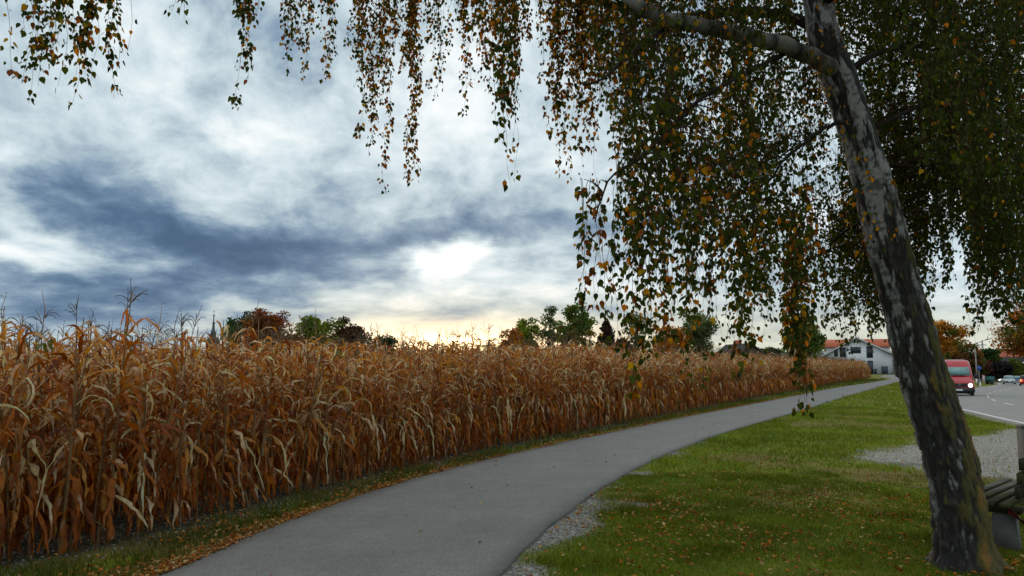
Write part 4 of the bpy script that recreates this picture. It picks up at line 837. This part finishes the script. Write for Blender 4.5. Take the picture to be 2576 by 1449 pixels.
# church spire
sx = (537 - CU) / F * 420; ch = empty('church_tower', (sx, 420, 0), label='slim church spire with ball and cross rising behind the corn', cat='church tower')
w = MB(); w.box((0, 0, 7.5), (5.5, 5.5, 15)); w.build('tower', M_grey, ch)
def lathe(prof, n=14):
    mb = MB(); P = np.array([(0, 0, z) for r, z in prof]); mb.tube(P, [r for r, z in prof], n); return mb
sp_ = lathe([(3.6, 14.8), (3.9, 15.8), (3.1, 17.2), (1.6, 18.6), (1.25, 19.2), (1.5, 19.8), (1.35, 21), (.75, 22.6), (.55, 25.5), (.8, 26.0), (.35, 26.6), (.28, 28.8), (.1, 30)]).build('spire', simple('patina_copper', (.05, .07, .075), .6), ch, smooth=True)
lathe([(.05, 29.3), (.45, 29.6), (.55, 29.9), (.45, 30.2), (.05, 30.5)]).build('ball', M_trim, ch, smooth=True)
w = MB(); w.box((0, 0, 32.0), (.16, .16, 3.2)); w.box((0, 0, 32.5), (1.3, .14, .16)); w.build('cross', M_dark, ch)
# pylons
def pylon(u, vtop, Yd, label):
    c = at(u, vtop, Yd); z0 = -2.0; H = c.z - z0; o = empty('power_pylon', (c.x, Yd, z0), .2, label=label, cat='pylon'); m_ = MB(); R = .28
    for sx_ in (-1, 1):
        for sy in (-1, 1): m_.tube([(sx_ * H * .09, sy * H * .09, 0), (sx_ * H * .03, sy * H * .03, H * .45), (sx_ * .25, sy * .25, H)], R, 4)
    nseg = 12
    for k in range(nseg):
        za, zb = H * k / nseg, H * (k + 1) / nseg; wa, wb = [float(np.interp(q, [0, H * .45, H], [H * .09, H * .03, .25])) for q in (za, zb)]
        for sy in (-1, 1): m_.tube([(-wa, sy * wa, za), (wb, sy * wb, zb)], R * .6, 3); m_.tube([(wa, sy * wa, za), (-wb, sy * wb, zb)], R * .6, 3)
    m_.build('tower', M_pyl, o)
    for f, wd in ((.52, .20), (.68, .26), (.84, .17)):
        a_ = MB(); z = H * f; a_.tube([(-H * wd, 0, z), (0, 0, z + 1.3), (H * wd, 0, z)], R * .9, 4); a_.tube([(-H * wd, 0, z), (H * wd, 0, z)], R * .8, 4); a_.build('cross_arm', M_pyl, o)
    return o
M_pyl = simple('galvanised_steel', (.30, .31, .32), .5, .4)
pylon(2470.6, 856, 800, 'left one of two distant power pylons, seen behind the street lamp arm'); pylon(2535.5, 847, 720, 'right one of two distant power pylons, left of the tall orange tree')
# street lamps
def lamp(u, vb, Yd, H, arm, label):
    x = (u - CU) / F * Yd; z0 = T(x, Yd) - .05; o = empty('street_lamp', (x, Yd, z0), label=label, cat='street lamp'); p = MB(); t = np.linspace(0, 1, 8)
    P = [(0, 0, 0), (0, 0, H * .5)] + [(arm * .45 * (1 - math.cos(a)), 0, H * .80 + H * .14 * math.sin(a)) for a in t * PI / 2 * .9] + [(arm, 0, H * .995)]
    p.tube(P, np.linspace(.085, .045, len(P)), 8); p.build('pole', M_pyl, o); h = MB(); h.prism([(arm - .1, H * .985 - .06), (arm + .75, H * 1.02 - .03), (arm + .75, H * 1.02 + .05), (arm - .1, H * .985 + .12)], -.13, .13, 'y'); h.build('lamp_head', M_grey, o)
    c = MB(); c.box((0, 0, .5), (.22, .22, 1.0)); c.build('base', M_pyl, o)
lamp(2450, 969, 112, 6.7, 1.75, 'tall curved street lamp at the left side of the road behind the van'); lamp(2460, 960, 215, 8.6, 1.7, 'farther small street lamp just right of the tall one')

# ------------------------------------------------------------------ vehicles
M_red = simple('red_paint', (.42, .006, .018), .3, var=.08, scale=2, coat=.4); M_red2 = simple('dark_red_paint', (.30, .008, .012), .3, var=.1, coat=.4); M_silver = simple('silver_paint', (.50, .52, .55), .3, .5, .06); M_blue = simple('navy_paint', (.015, .025, .10), .3, coat=.4); M_pale = simple('pale_paint', (.42, .48, .46), .35, .3)
M_tyre = simple('tyre_rubber', (.018, .018, .018), .8); M_rim = simple('rim_metal', (.35, .35, .36), .35, .7); M_plastic = simple('black_plastic', (.02, .02, .022), .55); M_glass = simple('windscreen_glass', (.13, .27, .26), .12, var=.3, scale=1.5, coat=.5); M_lit = simple('lit_headlamp', (.9, .9, .85), .2, emit=(1, .97, .85), es=5.0); M_off = simple('clear_lamp', (.6, .62, .62), .15); M_tail = simple('lit_tail_lamp', (.7, .05, .01), .3, emit=(1, .16, .03), es=3.0); M_tail0 = simple('tail_lamp', (.25, .01, .01), .3); M_plate = simple('number_plate', (.72, .72, .70), .5, var=.12, scale=18)
def loft(secs, n=28, p=4.5):
    """secs: y, half width, z bottom, z top, tumblehome"""
    V = []; th = np.arange(n) * 2 * PI / n
    for (y, hw, zb, zt, tb) in secs:
        c, s = np.cos(th), np.sin(th); x = np.sign(c) * np.abs(c)**(2 / p) * hw; z = np.sign(s) * np.abs(s)**(2 / p); x = x * (1 - tb * (z + 1) / 2)
        V.append(np.stack([x, np.full(n, y), (zb + zt) / 2 + z * (zt - zb) / 2], 1))
    m_ = len(secs); V = np.array(V).reshape(-1, 3); i = np.arange(m_ - 1)[:, None] * n; j = np.arange(n)[None]; j2 = (j + 1) % n
    q = np.stack([i + j, i + j2, i + n + j2, i + n + j], -1).reshape(-1, 4); mb = MB(); mb.add(V, [q, np.array([list(range(n))[::-1], list(range((m_ - 1) * n, m_ * n))])]); return mb
def wheels(o, xs, ys, r, w=.2):
    for x in (-xs, xs):
        for y in ys:
            e = MB(); e.tube([(x - w / 2, y, r), (x - w / 2 + .03, y, r), (x + w / 2 - .03, y, r), (x + w / 2, y, r)], [r * .9, r, r, r * .9], 20); wh = e.build('wheel', M_tyre, o); e = MB(); s_ = 1 if x > 0 else -1; e.tube([(x + s_ * (w / 2 + .003), y, r), (x + s_ * (w / 2 + .02), y, r)], [r * .62, r * .5], 14); e.build('rim', M_rim, wh)
def roadpose(x, y):
    k = int(np.argmin(np.hypot(RoadE[:, 0] - x, RoadE[:, 1] - y))); k = min(max(k, 1), len(RoadE) - 2); d = RoadE[k + 1] - RoadE[k - 1]; return math.atan2(d[1], d[0]) - PI / 2, T(x, y) + .035
def van():
    x, y = (2405 - CU) / F * 57, 57.0; rz, z = roadpose(x, y); o = empty('van', (x, y, z), math.radians(-27), label='red high roof panel van with lit headlamp coming along the road behind the birch', cat='van')
    b_ = loft([(0.0, .80, .42, .92, 0), (.04, .92, .36, 1.0, 0), (.25, .97, .32, 1.14, .02), (.75, .98, .30, 1.38, .04), (.86, .98, .30, 1.46, .05)], p=6); b_.build('body', M_red, o, smooth=True)
    c = loft([(.86, .97, .32, 1.46, .03), (1.05, .975, .32, 1.72, .05), (1.42, .98, .32, 2.18, .09), (1.75, .98, .32, 2.5, .11), (2.2, .98, .32, 2.66, .11), (4.0, .98, .32, 2.70, .10), (5.5, .97, .34, 2.68, .10), (5.6, .93, .4, 2.6, .1)], p=7); c.build('cargo_body', M_red, o, smooth=True)
    g = MB(); P = np.array([(-.80, .93, 1.47), (.80, .93, 1.47), (.74, 1.33, 2.10), (-.74, 1.33, 2.10)]); P2 = P + [0, .1, -.03]; g.add(np.vstack([P + [0, -.045, .02], P2]), [np.array([[0, 1, 2, 3], [4, 7, 6, 5], [0, 4, 5, 1], [1, 5, 6, 2], [2, 6, 7, 3], [3, 7, 4, 0]])]); g.build('windscreen', M_glass, o)
    wp = MB(); wp.box((-.1, .85, 1.45), (1.3, .08, .05)); wp.box((.0, .80, 1.5), (.75, .03, .03), tilt=('Y', .06)); wp.build('wiper', M_plastic, o)
    for s in (-1, 1):
        h = MB(); h.tube([(s * .70, .12, .78), (s * .70, .0, .78), (s * .70, -.035, .78)], [.15, .14, .10], 14); h.build('headlight', M_lit, o)
        mm = MB(); mm.box((s * 1.17, 1.0, 1.45), (.24, .12, .40)); mm.tube([(s * .95, 1.05, 1.35), (s * 1.1, 1.0, 1.38)], .03, 5); mm.build('mirror', M_plastic, o)
    g = MB(); g.box((0, .0, .80), (1.05, .06, .24))
    for k in range(3): g.box((0, -.035, .73 + k * .07), (1.0, .02, .02))
    gr = g.build('grille', M_plastic, o)
    e = MB(); th = np.linspace(0, 2 * PI, 21); e.tube([(math.cos(a) * .10, -.06, .81 + math.sin(a) * .10) for a in th], .010, 5, cap=False)
    for a in (PI / 2, PI / 2 + 2 * PI / 3, PI / 2 + 4 * PI / 3): e.tube([(0, -.06, .81), (math.cos(a) * .10, -.06, .81 + math.sin(a) * .10)], [.014, .004], 4)
    e.build('emblem', M_rim, gr)
    bu = MB(); bu.box((0, .10, .44), (1.93, .30, .34)); bu.box((0, .4, .24), (1.7, .5, .14)); bu.build('bumper', M_plastic, o)
    pl_ = MB(); pl_.box((-.06, -.065, .43), (.52, .02, .115)); pl_.build('number_plate', M_plate, o)
    wheels(o, .84, (.95, 4.3), .34, .22)
van()
def car(label, u, Yd, paint, back=False, lit=True, scale=1.0, dx=0.0, name='car', g='cars on the road'):
    x = (u - CU) / F * Yd + dx; rz, z = roadpose(x, Yd); o = empty(name, (x, Yd, z), rz * .96 + (PI if back else 0), label=label, cat='car', group=g); o.scale = (scale,) * 3
    b_ = loft([(0, .60, .34, .62, 0), (.08, .80, .26, .70, 0), (.5, .87, .20, .80, .03), (1.1, .89, .20, .92, .04), (2.2, .90, .2, .96, .05), (3.6, .89, .2, .97, .05), (4.1, .85, .24, .95, .05), (4.2, .75, .32, .88, .03)], p=5); b_.build('body', paint, o, smooth=True)
    c = loft([(1.15, .74, .8, .97, .05), (1.5, .80, .8, 1.22, .14), (1.85, .81, .8, 1.42, .20), (2.6, .81, .8, 1.47, .20), (3.4, .80, .8, 1.42, .20), (3.85, .77, .8, 1.15, .14), (4.05, .70, .8, .98, .05)], p=5); c.build('cabin', paint, o, smooth=True)
    for (ya, za, yb, zb, s) in ((1.18, .98, 1.80, 1.40, -1), (4.03, .99, 3.46, 1.39, 1)):
        g_ = MB(); P = np.array([(-.70, ya, za), (.70, ya, za), (.58, yb, zb), (-.58, yb, zb)]) + [0, s * .05, .025]; P2 = P + [0, -s * .06, -.04]; g_.add(np.vstack([P, P2]), [np.array([[0, 1, 2, 3], [4, 7, 6, 5], [0, 4, 5, 1], [1, 5, 6, 2], [2, 6, 7, 3], [3, 7, 4, 0]])]); g_.build('windscreen' if s < 0 else 'rear_window', M_glass if not back else M_plastic, o)
    for s in (-1, 1):
        g_ = MB(); P = [(1.55, 1.0), (3.7, 1.0), (3.4, 1.32), (1.95, 1.34)]; g_.prism(P, s * .70, s * .795, 'x'); g_.build('side_window', M_plastic, o)
        h = MB(); h.box((s * .62, .03, .62), (.30, .10, .13)); h.build('headlight', M_lit if lit else M_off, o)
        h = MB(); h.box((s * .68, 4.17, .76), (.22, .08, .16)); h.build('tail_light', M_tail if back else M_tail0, o)
        h = MB(); h.box((s * .97, 1.5, .98), (.16, .09, .12)); h.build('mirror', M_plastic, o)
    h = MB(); h.box((0, .05, .45), (1.1, .12, .16)); h.build('grille', M_plastic, o); h = MB(); h.box((0, -.035, .42), (.5, .02, .11)); h.build('number_plate', M_plate, o); h = MB(); h.box((0, 4.22, .55), (.5, .02, .11)); h.build('number_plate', M_plate, o)
    wheels(o, .80, (.85, 3.35), .31, .19)
car('silver car coming towards the camera, left of the red car', 2531, 133, M_silver, lit=False); car('pale car with bright lit headlamp behind and left of the silver car', 2514, 172, M_pale)
car('dark blue car between the silver car and the red car', 2550, 152, M_blue, lit=False); car('dark red car driving away with lit tail lamp at the right edge', 2575, 113, M_red2, back=True, scale=1.08)

# roadside things
def at_road(u, Yd): return (u - CU) / F * Yd, Yd
x, y = at_road(2457, 96); o = empty('guide_post', (x, y, T(x, y) - .02), label='white guide post with black band at the left road verge', cat='guide post'); p = MB(); p.prism([(-.06, -.05), (.06, -.05), (.05, .05), (-.05, .05)], 0, .78); p.build('post', M_wall, o); p = MB(); p.prism([(-.062, -.052), (.062, -.052), (.052, .052), (-.052, .052)], .78, .92); p.build('band', M_plastic, o); p = MB(); p.prism([(-.06, -.05), (.06, -.05), (.05, .05), (-.05, .05)], .92, 1.0); p.build('cap', M_wall, o)
x, y = at_road(2456, 104); o = empty('road_sign', (x, y, T(x, y) - .02), label='small blue round road sign on a thin grey pole behind the van', cat='road sign'); p = MB(); p.tube([(0, 0, 0), (0, 0, 2.7)], .035, 6); p.build('pole', M_pyl, o); p = MB(); p.tube([(0, -.05, 2.5), (0, -.08, 2.5)], .32, 18); p.build('disc', simple('blue_sign', (.02, .07, .30), .5), o)
x, y = at_road(2479, 128); o = empty('trailer', (x, y, T(x, y) - .02), label='teal box trailer standing on the verge behind the road sign', cat='trailer'); p = MB(); p.box((0, 0, .98), (1.3, 1.0, .62)); p.box((0, 0, 1.32), (1.38, 1.06, .06)); p.build('box', simple('teal_paint', (.02, .14, .13), .5), o)
p = MB(); p.tube([(-.6, 0, .5), (-1.3, 0, .45)], .05, 6); p.build('drawbar', M_pyl, o)
for s in (-1, 1): p = MB(); p.tube([(.1, s * .5, .32), (.1, s * .64, .32)], .32, 14); p.build('wheel', M_tyre, o)
p = MB(); p.box((.55, -.45, .35), (.06, .06, .68)); p.build('leg', M_pyl, o)
x, y = at_road(2466, 112); o = empty('warning_board', (x, y, T(x, y) - .02), label='red and white striped warning board left of the teal trailer', cat='warning board'); p = MB(); p.tube([(0, 0, 0), (0, 0, 1.5)], .03, 6); p.build('pole', M_pyl, o); p = MB(); p.box((0, -.05, 1.05), (.35, .03, 1.0)); bd = p.build('board', M_wall, o); p = MB()
for k in range(4): p.prism([(-.17, .6 + k * .25), (.17, .72 + k * .25), (.17, .84 + k * .25), (-.17, .72 + k * .25)], -.07, -.066, 'y')
p.build('stripes', M_red, bd)
fe = empty('field_fence', (*at_road(2462, 120), T(*at_road(2462, 120))), label='low grey post and rail fence on the meadow beside the street lamp', cat='fence')
for k in range(5): p = MB(); p.box((k * 1.3 - 4.2, .3 * k, .55), (.09, .09, 1.1)); p.build('post', M_trim, fe)
for z in (.5, .95): p = MB(); p.tube([(-4.3, -.02, z), (1.1, 1.2, z)], .035, 4); p.build('rail', M_trim, fe)

# ------------------------------------------------------------------ bench and post
bx, by = 4.385, 7.0; ang = math.radians(45); o = empty('park_bench', (bx, by, T(bx, by) - .03), ang, label='mossy wooden bench with concrete feet and red brackets right of the birch', cat='bench')
# local: +x along the bench (away right), +y towards its front (away left)
m, nt, N, L, b = mat('mossy_wood'); n1 = nz(nt, 9, 6, sc3=(.6, 8, 8)); n2_ = nz(nt, 5, 5); c = rmp(nt, n1.outputs['Fac'], [(.3, (.012, .009, .007)), (.7, (.035, .026, .018))]); L.new(mixn(nt, rmp(nt, n2_.outputs['Fac'], [(.42, (0, 0, 0)), (.6, (1, 1, 1))]), c, (.055, .058, .010)), b.inputs['Base Color']); b.inputs['Roughness'].default_value = .85; bump(nt, b, n1.outputs['Fac'], .25, .006)
M_bench = m
def bbox(mb, c, d, r=.012):
    x, y, z = [q / 2 for q in d]; pts = [(-y + r, -z), (y - r, -z), (y, -z + r), (y, z - r), (y - r, z), (-y + r, z), (-y, z - r), (-y, -z + r)]; mb.prism([(a + c[1], b_ + c[2]) for a, b_ in pts], c[0] - x, c[0] + x, 'x')
s = MB()
for k in range(4): bbox(s, (.86, -.01 + k * .125, .44), (1.85, .082, .036), .005)
s.build('seat', M_bench, o)
s = MB()
for k in range(3): bbox(s, (.88, -.115 - k * .022, .555 + k * .125), (1.85, .045, .10), .006)
s.build('backrest', M_bench, o)
for x in (.16, 1.56):
    g = MB(); g.prism([(-.07, 0), (.15, 0), (.13, .335), (-.05, .335)], x - .055, x + .055, 'x'); g.build('leg', M_conc, o)
    g = MB(); g.prism([(-.09, .345), (.40, .345), (.43, .41), (-.12, .41)], x - .05, x + .05, 'x'); g.build('support', M_bench, o)
    g = MB(); g.prism([(-.20, .26), (-.155, .26), (-.235, .92), (-.28, .92)], x - .14, x - .06, 'x'); g.prism([(-.20, .26), (-.155, .26), (-.02, .40), (-.02, .36)], x - .14, x - .06, 'x'); g.build('bracket', simple('red_bracket', (.17, .012, .012), .5), o)
p = at(2578, 1066, 9.3); gz = T(p.x, 9.3); o = empty('square_post', (p.x + .08, 9.3, gz - .05), .15, label='square grey post at the right edge behind the bench', cat='post'); hP = p.z - gz + .05
g = MB(); g.prism([(-.11, -.11), (.11, -.11), (.11, .11), (-.11, .11)], 0, hP - .05); g.build('shaft', M_conc, o); g = MB(); V = [(-.115, -.115), (.115, -.115), (.115, .115), (-.115, .115)]; g.prism(V, hP - .05, hP - .02); g.add([(-.115, -.115, hP - .018), (.115, -.115, hP - .018), (.115, .115, hP - .018), (-.115, .115, hP - .018), (0, 0, hP + .01)], [np.array([[0, 1, 4], [1, 2, 4], [2, 3, 4], [3, 0, 4]])]); g.build('cap', M_conc, o)
